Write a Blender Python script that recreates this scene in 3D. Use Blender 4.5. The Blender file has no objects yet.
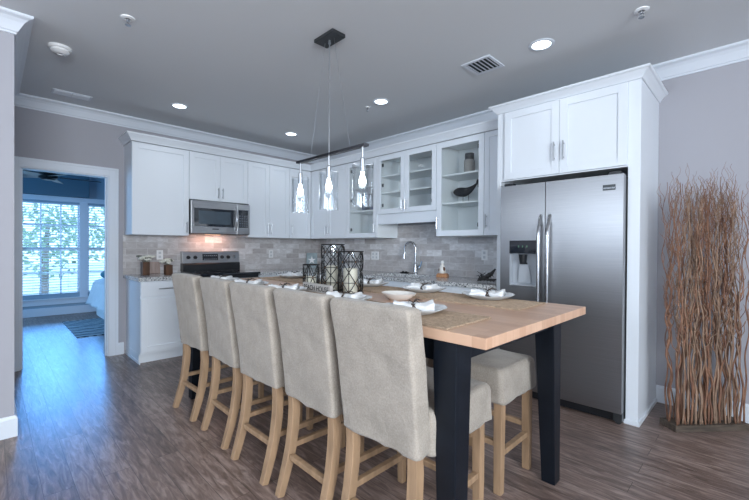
import bpy, bmesh, math, random
from mathutils import Vector, Matrix, noise
R = math.radians; PI = math.pi
sc = bpy.context.scene
col = sc.collection
# ---------------------------------------------------------------- camera
yaw, pitch, roll = .787, -.0069, .0062
Fv = Vector((-math.sin(yaw)*math.cos(pitch), math.cos(yaw)*math.cos(pitch), math.sin(pitch)))
rv = Fv.cross(Vector((0, 0, 1))).normalized(); uv = rv.cross(Fv)
r2 = math.cos(roll)*rv + math.sin(roll)*uv; u2 = -math.sin(roll)*rv + math.cos(roll)*uv
cd = bpy.data.cameras.new('camera'); cam = bpy.data.objects.new('camera', cd); col.objects.link(cam)
cd.sensor_width = 36; cd.lens = 386.36/749*36; cd.clip_start = .05; cd.clip_end = 200
M = Matrix.Identity(4)
for i in range(3):
    M[i][0] = r2[i]; M[i][1] = u2[i]; M[i][2] = -Fv[i]
M[0][3], M[1][3], M[2][3] = 5.2023, -3.8149, 1.2475
cam.matrix_world = M; sc.camera = cam
# ---------------------------------------------------------------- world, lights, exposure
w = bpy.data.worlds.new('world'); sc.world = w; w.use_nodes = True
nt = w.node_tree; bg = nt.nodes['Background']
bg.inputs[0].default_value = (.42, .66, 1, 1); bg.inputs[1].default_value = 2.7
sc.view_settings.view_transform = 'Standard'; sc.view_settings.look = 'None'
sc.view_settings.exposure = 0.22; sc.view_settings.gamma = 1.0; sc.view_settings.use_curve_mapping = False

def area(name, loc, direction, sx, sy, power, color, spread=180):
    l = bpy.data.lights.new(name, 'AREA'); l.shape = 'RECTANGLE'; l.size = sx; l.size_y = sy
    l.energy = power; l.color = color; l.spread = R(spread)
    o = bpy.data.objects.new(name, l); col.objects.link(o); o.location = loc
    o.rotation_euler = Vector(direction).to_track_quat('-Z', 'Y').to_euler()
    return o
DAY = (.90, .96, 1.0)
area('daylight_front_window', (3.6, -7.42, 1.97), (0, 1, .35), 2.6, .8, 46, DAY)
area('daylight_second_front_window', (6.6, -7.42, 1.97), (0, 1, .35), 1.6, .8, 30, DAY)
area('daylight_side_window', (8.42, -4.6, 1.75), (-1, 0, .30), 2.4, 1.3, 260, DAY)
area('bedroom_blue_fill', (-1.9, -5.42, 1.5), (0, 1, 0), 1.6, 1.5, 45, (.16, .52, 1.0))  # unseen blue fill added to brighten the bedroom
sl = bpy.data.lights.new('blue_floor_beam', 'SUN'); sl.energy = 2.3; sl.color = (.10, .38, 1.0); sl.angle = R(14)  # blue beam added for the bright floor patch by the doorway
so = bpy.data.objects.new('blue_floor_beam', sl); col.objects.link(so); so.location = (-8, -3, 4)
so.rotation_euler = Vector((1, -.09, -.33)).to_track_quat('-Z', 'Y').to_euler()

# ---------------------------------------------------------------- materials
def nodes(name):
    m = bpy.data.materials.new(name); m.use_nodes = True
    return m, m.node_tree, m.node_tree.nodes['Principled BSDF']
def N(t, kind, **kw):
    n = t.nodes.new(kind)
    for k, v in kw.items():
        if k.startswith('i_'): n.inputs[k[2:].replace('_', ' ')].default_value = v
        else: setattr(n, k, v)
    return n
def pm(name, c, rough=.5, metal=0, var=0, vscale=6, bump=0, bscale=40, stretch=(1, 1, 1), spec=.5, coat=0, c2=None, coord='Object'):
    m, t, b = nodes(name)
    b.inputs['Base Color'].default_value = (*c, 1); b.inputs['Roughness'].default_value = rough
    b.inputs['Metallic'].default_value = metal; b.inputs['Specular IOR Level'].default_value = spec
    b.inputs['Coat Weight'].default_value = coat
    if var or bump:
        tc = N(t, 'ShaderNodeTexCoord'); mp = N(t, 'ShaderNodeMapping'); mp.inputs['Scale'].default_value = stretch
        t.links.new(tc.outputs[coord], mp.inputs[0])
    if var:
        n = N(t, 'ShaderNodeTexNoise', i_Scale=vscale, i_Detail=5.0); t.links.new(mp.outputs[0], n.inputs['Vector'])
        cr = N(t, 'ShaderNodeValToRGB')
        d = c2 or tuple(x*(1-var) for x in c)
        cr.color_ramp.elements[0].position = .32; cr.color_ramp.elements[1].position = .68
        cr.color_ramp.elements[0].color = (*d, 1); cr.color_ramp.elements[1].color = (*c, 1)
        t.links.new(n.outputs[0], cr.inputs[0]); t.links.new(cr.outputs[0], b.inputs['Base Color'])
    if bump:
        n2 = N(t, 'ShaderNodeTexNoise', i_Scale=bscale, i_Detail=3.0); t.links.new(mp.outputs[0], n2.inputs['Vector'])
        bp = N(t, 'ShaderNodeBump', i_Strength=bump, i_Distance=.01); t.links.new(n2.outputs[0], bp.inputs['Height'])
        t.links.new(bp.outputs[0], b.inputs['Normal'])
    return m
def emis(name, c, s):
    m, t, b = nodes(name); b.inputs['Base Color'].default_value = (*c, 1)
    b.inputs['Emission Color'].default_value = (*c, 1); b.inputs['Emission Strength'].default_value = s
    return m
def glassm(name, tint=(1, 1, 1), refl=.08, edge=.5, rough=.02):
    m = bpy.data.materials.new(name); m.use_nodes = True; t = m.node_tree; t.nodes.clear()
    out = N(t, 'ShaderNodeOutputMaterial'); mix = N(t, 'ShaderNodeMixShader')
    tr = N(t, 'ShaderNodeBsdfTransparent'); tr.inputs[0].default_value = (*tint, 1)
    gl = N(t, 'ShaderNodeBsdfGlossy'); gl.inputs['Roughness'].default_value = rough
    lw = N(t, 'ShaderNodeLayerWeight', i_Blend=.35)
    mr = N(t, 'ShaderNodeMapRange'); mr.inputs['To Min'].default_value = refl; mr.inputs['To Max'].default_value = edge
    t.links.new(lw.outputs['Facing'], mr.inputs[0]); t.links.new(mr.outputs[0], mix.inputs[0])
    t.links.new(tr.outputs[0], mix.inputs[1]); t.links.new(gl.outputs[0], mix.inputs[2]); t.links.new(mix.outputs[0], out.inputs[0])
    return m
def brickmat(name, c1, c2, mortar, bw, rh, ms, rough, plane='xy', grain=0, coat=0, bump=.2, c3=None, gstr=(1.2, 16, 1), spec=.5, offset=.5):
    # plane chooses which object axes run along / across the boards or tiles
    m, t, b = nodes(name)
    tc = N(t, 'ShaderNodeTexCoord'); sp = N(t, 'ShaderNodeSeparateXYZ'); cb = N(t, 'ShaderNodeCombineXYZ')
    t.links.new(tc.outputs['Object'], sp.inputs[0])
    ax = {'x': 0, 'y': 1, 'z': 2}
    t.links.new(sp.outputs[ax[plane[0]]], cb.inputs[0]); t.links.new(sp.outputs[ax[plane[1]]], cb.inputs[1])
    br = N(t, 'ShaderNodeTexBrick'); br.offset = offset; br.offset_frequency = 2
    br.inputs['Scale'].default_value = 1; br.inputs['Brick Width'].default_value = bw; br.inputs['Row Height'].default_value = rh
    br.inputs['Mortar Size'].default_value = ms; br.inputs['Mortar Smooth'].default_value = .1
    br.inputs['Color1'].default_value = (0, 0, 0, 1); br.inputs['Color2'].default_value = (1, 1, 1, 1); br.inputs['Mortar'].default_value = (.5, .5, .5, 1)
    t.links.new(cb.outputs[0], br.inputs['Vector'])
    cr = N(t, 'ShaderNodeValToRGB'); e = cr.color_ramp.elements
    e[0].color = (*c1, 1); e[1].color = (*c2, 1)
    if c3:
        k = cr.color_ramp.elements.new(.5); k.color = (*c3, 1)
    src = br.outputs['Color']
    mp = N(t, 'ShaderNodeMapping'); mp.inputs['Scale'].default_value = gstr
    # offset the grain board by board
    ad = N(t, 'ShaderNodeVectorMath', operation='MULTIPLY_ADD')
    t.links.new(br.outputs['Color'], ad.inputs[0]); ad.inputs[1].default_value = (7, 13, 5); t.links.new(cb.outputs[0], ad.inputs[2])
    t.links.new(ad.outputs[0], mp.inputs[0])
    n = N(t, 'ShaderNodeTexNoise', i_Scale=3.6, i_Detail=9.0, i_Distortion=.7); n.inputs['Roughness'].default_value = .62; t.links.new(mp.outputs[0], n.inputs['Vector'])
    mm = N(t, 'ShaderNodeMix', data_type='FLOAT'); mm.inputs[0].default_value = grain
    bw_ = N(t, 'ShaderNodeSeparateColor'); t.links.new(src, bw_.inputs[0])
    mr = N(t, 'ShaderNodeMapRange'); mr.inputs[1].default_value = .28; mr.inputs[2].default_value = .72
    t.links.new(n.outputs[0], mr.inputs[0])
    t.links.new(bw_.outputs[0], mm.inputs[2]); t.links.new(mr.outputs[0], mm.inputs[3]); t.links.new(mm.outputs[0], cr.inputs[0])
    mx = N(t, 'ShaderNodeMix', data_type='RGBA'); t.links.new(br.outputs['Fac'], mx.inputs[0])
    t.links.new(cr.outputs[0], mx.inputs[6]); mx.inputs[7].default_value = (*mortar, 1)
    t.links.new(mx.outputs[2], b.inputs['Base Color'])
    b.inputs['Roughness'].default_value = rough; b.inputs['Coat Weight'].default_value = coat; b.inputs['Coat Roughness'].default_value = .25
    b.inputs['Specular IOR Level'].default_value = spec
    sub = N(t, 'ShaderNodeMath', operation='SUBTRACT'); t.links.new(mm.outputs[0], sub.inputs[0]); t.links.new(br.outputs['Fac'], sub.inputs[1])
    bp = N(t, 'ShaderNodeBump', i_Strength=bump, i_Distance=.003); t.links.new(sub.outputs[0], bp.inputs['Height']); t.links.new(bp.outputs[0], b.inputs['Normal'])
    return m

PAINT = pm('grey_wall_paint', (.39, .385, .42), .75, bump=.05, bscale=180)
CEIL = pm('ceiling_paint', (.68, .70, .72), .85, bump=.05, bscale=150)
BPAINT = pm('bedroom_wall_paint', (.33, .42, .50), .8, bump=.05, bscale=150)
BSHADE = pm('bedroom_painted_shade', (.10, .17, .22), .8, bump=.05, bscale=150)  # shade of an unlit ceiling put into the colour
TRIM = pm('white_trim_paint', (.70, .74, .80), .4, bump=.02, bscale=80)
CAB = pm('cabinet_white', (.76, .80, .85), .35, bump=.015, bscale=60)
CABIN = pm('cabinet_interior', (.86, .90, .92), .45, bump=.015, bscale=60)
STEEL = pm('brushed_steel', (.42, .425, .44), .30, 1, var=.18, vscale=3, stretch=(1, 1, 60), bump=.03, bscale=60)
STEELV = pm('brushed_steel_door', (.32, .325, .34), .36, 1, var=.10, vscale=3, stretch=(1, 1, 90), bump=.02, bscale=60)
bs_ = STEELV.node_tree.nodes['Principled BSDF']; bs_.inputs['Anisotropic'].default_value = .75
CHROME = pm('chrome', (.50, .515, .54), .22, 1, var=.05)
NICKEL = pm('satin_nickel', (.55, .57, .60), .28, 1, var=.08)
DARKST = pm('dark_steel', (.06, .065, .07), .35, .6, var=.2)
BLACKP = pm('black_plastic', (.012, .014, .018), .3, var=.2)
BLKGL = pm('black_glass', (.008, .012, .02), .08, var=.2, coat=.5)
NAVYP = pm('table_leg_paint', (.006, .009, .015), .40, var=.3, vscale=12, bump=.05, bscale=30, spec=.3)
WOODTOP = brickmat('butcher_block', (.50, .285, .18), (.68, .445, .31), (.48, .28, .19), .9, .052, .0008, .36, 'xy', .35, .08, .05, (.59, .37, .25), (1.5, 14, 1), .45)
FLOOR = brickmat('plank_floor', (.040, .026, .022), (.42, .32, .28), (.05, .035, .03), 1.35, .125, .0014, .34, 'xy', .78, .12, .35, (.19, .132, .112), (1.6, 11, 1))
LEGW = pm('oak_leg', (.42, .27, .16), .5, var=.35, vscale=5, stretch=(6, 6, .8), bump=.08, bscale=20)
CHAIRLIN = None
def linen(name, c, c2):
    m, t, b = nodes(name)
    tc = N(t, 'ShaderNodeTexCoord')
    n = N(t, 'ShaderNodeTexNoise', i_Scale=160.0, i_Detail=2.0); t.links.new(tc.outputs['Object'], n.inputs['Vector'])
    n3 = N(t, 'ShaderNodeTexNoise', i_Scale=9.0, i_Detail=3.0); t.links.new(tc.outputs['Object'], n3.inputs['Vector'])
    av = N(t, 'ShaderNodeMath', operation='ADD'); t.links.new(n.outputs[0], av.inputs[0]); t.links.new(n3.outputs[0], av.inputs[1])
    cr = N(t, 'ShaderNodeValToRGB'); cr.color_ramp.elements[0].position = .75/2; cr.color_ramp.elements[1].position = 1.25/2
    hv = N(t, 'ShaderNodeMath', operation='MULTIPLY'); hv.inputs[1].default_value = .5; t.links.new(av.outputs[0], hv.inputs[0])
    cr.color_ramp.elements[0].color = (*c2, 1); cr.color_ramp.elements[1].color = (*c, 1)
    t.links.new(hv.outputs[0], cr.inputs[0]); t.links.new(cr.outputs[0], b.inputs['Base Color'])
    wv = N(t, 'ShaderNodeTexNoise', i_Scale=14.0, i_Detail=4.0, i_Distortion=1.0); t.links.new(tc.outputs['Object'], wv.inputs['Vector'])
    bp1 = N(t, 'ShaderNodeBump', i_Strength=.25, i_Distance=.02); t.links.new(wv.outputs[0], bp1.inputs['Height'])
    bp = N(t, 'ShaderNodeBump', i_Strength=.25, i_Distance=.002); t.links.new(n.outputs[0], bp.inputs['Height']); t.links.new(bp1.outputs[0], bp.inputs['Normal'])
    t.links.new(bp.outputs[0], b.inputs['Normal']); b.inputs['Roughness'].default_value = .9
    b.inputs['Specular IOR Level'].default_value = .2; b.inputs['Sheen Weight'].default_value = .2
    return m
LINEN = linen('beige_linen', (.40, .35, .30), (.29, .255, .215))
NAPK = linen('white_napkin', (.80, .80, .80), (.72, .72, .73))
DUVET = linen('white_duvet', (.80, .83, .86), (.72, .76, .80))
TEAL = linen('teal_fabric', (.05, .25, .32), (.03, .16, .22))
TILE = brickmat('stone_tile_back', (.34, .305, .30), (.84, .84, .86), (.60, .59, .59), .225, .0762, .0022, .4, 'xz', .45, 0, .15, (.52, .50, .50), (3, 6, 1))
TILEA = brickmat('stone_tile_left', (.34, .305, .30), (.84, .84, .86), (.60, .59, .59), .225, .0762, .0022, .4, 'yz', .45, 0, .15, (.52, .50, .50), (3, 6, 1))
def granite():
    m, t, b = nodes('speckled_granite')
    tc = N(t, 'ShaderNodeTexCoord'); v = N(t, 'ShaderNodeTexVoronoi', i_Scale=90.0); t.links.new(tc.outputs['Object'], v.inputs['Vector'])
    n = N(t, 'ShaderNodeTexNoise', i_Scale=50.0, i_Detail=6.0); t.links.new(tc.outputs['Object'], n.inputs['Vector'])
    s = N(t, 'ShaderNodeSeparateColor'); t.links.new(v.outputs['Color'], s.inputs[0])
    a = N(t, 'ShaderNodeMath', operation='MULTIPLY_ADD'); t.links.new(s.outputs[0], a.inputs[0]); a.inputs[1].default_value = .6; t.links.new(n.outputs[0], a.inputs[2])
    cr = N(t, 'ShaderNodeValToRGB'); e = cr.color_ramp.elements
    e[0].position = .38; e[0].color = (.05, .055, .06, 1); e[1].position = .95; e[1].color = (.62, .62, .62, 1)
    k = e.new(.6); k.color = (.26, .27, .28, 1)
    t.links.new(a.outputs[0], cr.inputs[0]); t.links.new(cr.outputs[0], b.inputs['Base Color']); b.inputs['Roughness'].default_value = .15
    return m
GRAN = granite()
GLASS = glassm('clear_glass', (.975, .985, .985), .035, .30, .07)
PGLASS = glassm('pendant_glass', (.955, .97, .98), .03, .50, .03)
JUTE = pm('woven_jute', (.46, .335, .235), .9, var=.4, vscale=60, stretch=(1, 3, 1), bump=.6, bscale=110)
CERAM = pm('white_ceramic', (.86, .865, .87), .25, var=.04, coat=.3)
CREAM = pm('cream_ceramic', (.76, .72, .67), .3, var=.06, coat=.2)
WAX = pm('candle_wax', (.78, .72, .60), .5, var=.05)
ROPE = pm('dark_twine', (.07, .05, .04), .8, var=.4, vscale=50, bump=.4, bscale=100)
IRON = pm('black_iron', (.015, .014, .014), .45, .4, var=.3, vscale=30)
BRONZE = pm('bronze_solder', (.35, .2, .1), .4, .6, var=.3)
TWIG = pm('brown_twig', (.33, .17, .10), .75, var=.6, vscale=14, bump=.3, bscale=50, c2=(.16, .075, .05))
TWIGG = pm('greyed_twig', (.40, .26, .18), .8, var=.5, vscale=14, bump=.3, bscale=50)
PLINTH = pm('weathered_plinth', (.12, .09, .068), .7, var=.5, vscale=10, stretch=(1, 8, 8), bump=.2)
VASEW = pm('dark_brown_wood', (.12, .05, .022), .5, var=.6, vscale=20, stretch=(1, 1, .4), bump=.2)
FLOW = pm('dried_white_flower', (.85, .83, .74), .8, var=.2, vscale=40)
FLOWG = pm('dried_grey_green', (.20, .21, .17), .8, var=.4, vscale=40)
BOARD = pm('pinkish_wood_board', (.42, .33, .30), .6, var=.3, vscale=6, stretch=(8, 8, 1))
SIGNW = pm('whitewashed_wood', (.55, .52, .49), .7, var=.3, vscale=10, stretch=(1, 8, 8))
INK = pm('dark_ink', (.02, .02, .025), .8, var=.1)
GREYV = pm('grey_stoneware', (.42, .40, .38), .6, var=.3, vscale=30, stretch=(1, 1, 6))
HEDGE = pm('leaf_green', (.42, .62, .40), .7, var=.5, vscale=3)
BARK = pm('bark', (.34, .30, .27), .9, var=.4)
GRASSM = pm('lawn', (.75, .78, .72), .95, var=.3, vscale=2)
BLIND = pm('blind_slat_white', (.80, .88, .92), .5, var=.02)
ORANGEW = pm('orange_wood', (.50, .24, .11), .5, var=.4, vscale=15, stretch=(8, 8, 1))
NAVYG = pm('navy_glaze', (.02, .05, .14), .2, var=.4, vscale=15)
STARC = pm('blue_grey_canvas', (.36, .44, .47), .8, var=.3, vscale=12)

# ---------------------------------------------------------------- mesh helpers
def BM(): return bmesh.new()
def add_box(bm, lo, hi, rz=0, c=None):
    vs = []
    for z in (lo[2], hi[2]):
        for x, y in ((lo[0], lo[1]), (hi[0], lo[1]), (hi[0], hi[1]), (lo[0], hi[1])):
            vs.append(bm.verts.new((x, y, z)))
    for f in ((3, 2, 1, 0), (4, 5, 6, 7), (0, 1, 5, 4), (1, 2, 6, 5), (2, 3, 7, 6), (3, 0, 4, 7)):
        bm.faces.new([vs[i] for i in f])
    if rz:
        bmesh.ops.rotate(bm, verts=vs, cent=c or ((lo[0]+hi[0])/2, (lo[1]+hi[1])/2, 0), matrix=Matrix.Rotation(rz, 3, 'Z'))
    return vs
def add_hex(bm, b4, t4):
    vs = [bm.verts.new(p) for p in list(b4)+list(t4)]
    for f in ((3, 2, 1, 0), (4, 5, 6, 7), (0, 1, 5, 4), (1, 2, 6, 5), (2, 3, 7, 6), (3, 0, 4, 7)):
        bm.faces.new([vs[i] for i in f])
def add_tube(bm, pts, rad, seg=8, cap=True, square=False):
    pts = [Vector(p) for p in pts]; n = len(pts)
    if not isinstance(rad, (list, tuple)): rad = [rad]*n
    up = None; rings = []
    for i, p in enumerate(pts):
        d = (pts[min(i+1, n-1)]-pts[max(i-1, 0)]).normalized()
        if up is None:
            up = Vector((0, 0, 1)) if abs(d.z) < .9 else Vector((0, 1, 0))
        a = d.cross(up)
        if a.length < 1e-4: a = d.cross(Vector((1, 0, 0)))
        a.normalize(); b = a.cross(d).normalized(); up = b
        ring = []
        for k in range(seg):
            t = 2*PI*(k+.5)/seg
            q = math.sqrt(2) if square else 1
            ring.append(bm.verts.new(p+(a*math.cos(t)+b*math.sin(t))*rad[i]*q))
        rings.append(ring)
    for i in range(n-1):
        for k in range(seg):
            bm.faces.new((rings[i][k], rings[i][(k+1) % seg], rings[i+1][(k+1) % seg], rings[i+1][k]))
    if cap:
        bm.faces.new(rings[0][::-1]); bm.faces.new(rings[-1])
    return rings
def add_lathe(bm, prof, c=(0, 0, 0), seg=32, sx=1, sy=1):
    rings = []
    for r, z in prof:
        if r < 1e-5: rings.append([bm.verts.new((c[0], c[1], c[2]+z))])
        else: rings.append([bm.verts.new((c[0]+sx*r*math.cos(2*PI*k/seg), c[1]+sy*r*math.sin(2*PI*k/seg), c[2]+z)) for k in range(seg)])
    for a, b in zip(rings, rings[1:]):
        for k in range(seg):
            k2 = (k+1) % seg
            if len(a) == 1 and len(b) == 1: continue
            if len(a) == 1: bm.faces.new((a[0], b[k2], b[k]))
            elif len(b) == 1: bm.faces.new((a[k], a[k2], b[0]))
            else: bm.faces.new((a[k], a[k2], b[k2], b[k]))
def add_cyl(bm, c, r, z0, z1, seg=32): add_lathe(bm, [(0, z0), (r, z0), (r, z1), (0, z1)], (c[0], c[1], 0), seg)
def add_sphere(bm, c, r, sc3=(1, 1, 1), u=16, v=10):
    prof = [(r*math.sin(PI*i/v), -r*math.cos(PI*i/v)*sc3[2]) for i in range(v+1)]
    prof[0] = (0, -r*sc3[2]); prof[-1] = (0, r*sc3[2])
    add_lathe(bm, prof, c, u, sc3[0], sc3[1])
def add_loft(bm, rings, cap=True):
    rr = [[bm.verts.new(p) for p in ring] for ring in rings]; n = len(rr[0])
    for a, b in zip(rr, rr[1:]):
        for k in range(n): bm.faces.new((a[k], a[(k+1) % n], b[(k+1) % n], b[k]))
    if cap:
        bm.faces.new(rr[0][::-1]); bm.faces.new(rr[-1])
    return rr
def add_prism(bm, prof, a, b, axis):   # profile of (u,v) pairs swept along axis from a to b; axis 'x': (x,u,v); 'y': (u,y,v)
    f = (lambda t, p: (t, p[0], p[1])) if axis == 'x' else (lambda t, p: (p[0], t, p[1]))
    add_loft(bm, [[f(a, p) for p in prof], [f(b, p) for p in prof]])
def link(name, data, parent=None):
    o = bpy.data.objects.new(name, data); col.objects.link(o)
    if parent: o.parent = parent
    return o
def obj(name, bm, mat, parent=None, bev=0, smooth=False, loc=None, seg=2):
    bmesh.ops.recalc_face_normals(bm, faces=bm.faces)
    me = bpy.data.meshes.new(name); bm.to_mesh(me); bm.free()
    me.materials.append(mat)
    o = link(name, me, parent)
    if smooth:
        for p in me.polygons: p.use_smooth = True
        if smooth == 'auto':
            me.set_sharp_from_angle(angle=R(35))
    if bev:
        m = o.modifiers.new('bevel', 'BEVEL'); m.width = bev; m.segments = seg; m.limit_method = 'ANGLE'; m.angle_limit = R(40)
    if loc: o.location = loc
    return o
def tag(o, label, cat, group=None, kind=None):
    o['label'] = label; o['category'] = cat
    if group: o['group'] = group
    if kind: o['kind'] = kind
    return o
def thing(name, label, cat, loc=(0, 0, 0), rz=0, group=None):
    o = link(name, None); o.location = loc; o.rotation_euler = (0, 0, rz); o.empty_display_size = .1
    return tag(o, label, cat, group)
def struct(name, bm, mat, bev=0, smooth=False):
    o = obj(name, bm, mat, None, bev, smooth); o['kind'] = 'structure'; return o
def copy_tree(o, parent=None):
    c = o.copy(); col.objects.link(c)
    if parent: c.parent = parent
    for ch in list(o.children): copy_tree(ch, c)
    return c
def dup(o, loc, label, rz=None):
    c = copy_tree(o); c.location = loc; c['label'] = label
    if rz is not None: c.rotation_euler = (0, 0, rz)
    return c
def boxo(name, lo, hi, mat, parent=None, bev=0.001):
    bm = BM(); add_box(bm, lo, hi); return obj(name, bm, mat, parent, bev)

# ================================================================= SETTING
CH = 2.73; YB = .06
def sbox(name, boxes, mat, bev=0):
    bm = BM()
    for lo, hi in boxes: add_box(bm, lo, hi)
    return struct(name, bm, mat, bev)
sbox('floor', [((-3.9, -7.7, -.1), (8.7, .3, 0))], FLOOR)
sbox('ceiling', [((-.12, -7.7, CH), (8.7, .3, CH+.1))], CEIL)
sbox('wall_back', [((-.12, YB, 0), (8.7, YB+.12, CH))], PAINT)
DY0, DY1, DZ = -3.608, -2.858, 2.035
sbox('wall_left', [((-.12, DY1, 0), (0, YB, CH)), ((-.12, -3.70, 0), (0, DY0, CH)), ((-.12, DY0, DZ), (0, DY1, CH))], PAINT)
sbox('wall_entry', [((-.12, -7.7, 0), (1.762, -3.70, CH))], PAINT)
# rear and right walls with window openings
sbox('wall_front', [((1.7, -7.62, 0), (8.7, -7.5, 1.25)), ((1.7, -7.62, 2.4), (8.7, -7.5, CH)), ((1.7, -7.62, 1.25), (2.3, -7.5, 2.4)),
                    ((4.9, -7.62, 1.25), (5.8, -7.5, 2.4)), ((7.4, -7.62, 1.25), (8.7, -7.5, 2.4))], PAINT)
sbox('wall_right', [((8.5, -7.6, 0), (8.62, YB, 1.0)), ((8.5, -7.6, 2.4), (8.62, YB, CH)), ((8.5, -7.6, 1.0), (8.62, -5.8, 2.4)), ((8.5, -2.6, 1.0), (8.62, YB, 2.4))], PAINT)
def winframe(name, a0, a1, z0, z1, axis, c, glass=True):
    bm = BM(); t = .05
    def B(u0, u1, v0, v1, d=.03):
        if axis == 'x': add_box(bm, (u0, c-d, v0), (u1, c+d, v1))
        else: add_box(bm, (c-d, u0, v0), (c+d, u1, v1))
    B(a0, a1, z0, z0+t); B(a0, a1, z1-t, z1); B(a0, a0+t, z0+t, z1-t); B(a1-t, a1, z0+t, z1-t)
    m = (a0+a1)/2; B(m-.03, m+.03, z0+t, z1-t); B(a0+t, m-.03, (z0+z1)/2-.02, (z0+z1)/2+.02); B(m+.03, a1-t, (z0+z1)/2-.02, (z0+z1)/2+.02)
    o = struct(name, bm, TRIM)
    return o
winframe('window_2', 2.3, 4.9, 1.25, 2.4, 'x', -7.56)
winframe('window_3', 5.8, 7.4, 1.25, 2.4, 'x', -7.56)
winframe('window_4', -5.8, -2.6, 1.0, 2.4, 'y', 8.56)
# bedroom
BX = -3.72
sbox('wall_bedroom', [((BX-.12, -5.6, 0), (BX, -3.52, 2.9)), ((BX-.12, -1.0, 0), (BX, .3, 2.9)), ((BX-.12, -3.52, 0), (BX, -1.0, .38)), ((BX-.12, -3.52, 2.0), (BX, -1.0, 2.9)),
                      ], BPAINT)
sbox('wall_bedroom_side', [((BX-.12, .06, 0), (-.12, .18, 2.9))], BPAINT)
sbox('wall_bedroom_end', [((BX-.12, -5.62, 0), (-.12, -5.5, .7)), ((BX-.12, -5.62, 2.3), (-.12, -5.5, 2.9)), ((BX-.12, -5.62, .7), (-2.7, -5.5, 2.3)), ((-1.1, -5.62, .7), (-.12, -5.5, 2.3))], BPAINT)
sbox('ceiling_bedroom', [((BX-.12, -5.62, 2.8), (-.12, .18, 2.9))], BPAINT)
sbox('trim_1', [((BX, -5.5, 2.13), (BX+.10, -2.50, 2.8))], BSHADE)         # soffit standing in for the unlit tray ceiling, its shade painted in
sbox('trim_2', [((BX, -3.60, 2.04), (BX+.025, -1.0, 2.125)), ((BX, -3.60, .19), (BX+.02, -1.0, .28)), ((BX, -3.62, .28), (BX+.05, -.98, .305))], TRIM, .003)
sbox('baseboard_bedroom', [((BX, -5.5, 0), (BX+.018, .06, .14))], TRIM, .003)
# bedroom window: two sash units side by side with a broad mullion
def sash(name, y0, y1):
    bm = BM(); x0, x1 = BX-.09, BX-.05
    def B(a, b, c, d, xx=0): add_box(bm, (x0-xx, a, c), (x1+xx, b, d))
    B(y0, y1, .305, .34, .01); B(y0, y1, 2.0, 2.04, .01); B(y0, y0+.035, .34, 2.0, .01); B(y1-.035, y1, .34, 2.0, .01); B(y0+.035, y1-.035, 1.165, 1.215, .01)
    k = 3
    for i in range(1, k):
        y = y0+(y1-y0)*i/k; B(y-.01, y+.01, .34, 1.165); B(y-.01, y+.01, 1.215, 2.0)
    for (a, b) in ((.34, 1.165), (1.215, 2.0)):
        for i in range(1, k):
            yy = y0+(y1-y0)/k*i
            z = (a+b)/2
        segs = [y0+.035]+[y0+(y1-y0)*i/k for i in range(1, k)]+[y1-.035]
        for s0, s1 in zip(segs, segs[1:]): B(s0+.01, s1-.01, z-.01, z+.01)
    o = struct(name, bm, TRIM)
    g = boxo('window_glass', (BX-.072, y0+.04, .34), (BX-.068, y1-.04, 2.0), GLASS, o, 0)
    return o
sash('window_1', -3.45, -2.62); sash('window_5', -2.52, -1.0)
sbox('trim_3', [((BX-.12, -2.63, .30), (BX+.012, -2.51, 2.045)), ((BX-.12, -3.53, .30), (BX+.012, -3.44, 2.045))], TRIM)
# blinds
def blind(y0, y1, label):
    t = thing('window_blind', label, 'blind', (BX-.022, (y0+y1)/2, 1.98), 0, 'slatted blinds in the bedroom window')
    h = (y1-y0)/2-.01
    boxo('head_rail', (-.02, -h, 0), (.02, h, .05), BLIND, t)
    bm = BM(); z = -.03
    while z > -1.60:
        d = .015; s = .005
        add_hex(bm, [(-d, -h, z-s), (d, -h, z+s), (d, h, z+s), (-d, h, z-s)], [(-d, -h, z-s+.003), (d, -h, z+s+.003), (d, h, z+s+.003), (-d, h, z-s+.003)])
        z -= .047
    o = obj('slats', bm, BLIND, t)
    boxo('bottom_rail', (-.012, -h, -1.65), (.012, h, -1.63), BLIND, t)
    bm = BM()
    for y in (-h*.6, h*.6): add_tube(bm, [(0, y, 0), (0, y, -1.63)], .002, 5)
    obj('cord', bm, BLIND, t)
blind(-3.45, -2.62, 'white slatted blind over the left bedroom window'); blind(-2.52, -1.0, 'white slatted blind over the right bedroom window above the bed')
# outdoors
sbox('floor_garden', [((-40, -30, -.5), (BX-.12, 30, -.4))], GRASSM)
def tree(x, y, h, r, label, seed):
    rnd = random.Random(seed)
    t = thing('garden_tree', label, 'tree', (x, y, -.4), 0, 'trees outside the bedroom window')
    bm = BM(); add_tube(bm, [(0, 0, 0), (.05, .03, h*.4), (0, .1, h*.8)], [.12, .09, .04], 8); obj('trunk', bm, BARK, t)
    bm = BM()
    for i in range(700):
        v = Vector((rnd.gauss(0, 1), rnd.gauss(0, 1), rnd.gauss(0, 1))).normalized()*(rnd.random()**.4)
        p = Vector((v.x*r, v.y*r, h*.62+v.z*h*.42)); s = rnd.uniform(.05, .12)
        a = Vector((rnd.gauss(0, 1), rnd.gauss(0, 1), rnd.gauss(0, 1))).normalized(); b = a.orthogonal().normalized()
        vs = [bm.verts.new(p+a*s), bm.verts.new(p+b*s*.6), bm.verts.new(p-a*s), bm.verts.new(p-b*s*.6)]; bm.faces.new(vs)
    o = obj('foliage', bm, HEDGE, t); o['kind'] = 'stuff'
tree(-9.5, -2.7, 3.0, 1.5, 'green garden tree seen low through the left panes of the bedroom window', 1)
tree(-15, .1, 4.0, 1.9, 'green garden tree seen through the middle of the bedroom window', 2)
tree(-10, 2.6, 2.6, 1.4, 'low garden tree seen by the window over the bed', 3)

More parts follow.
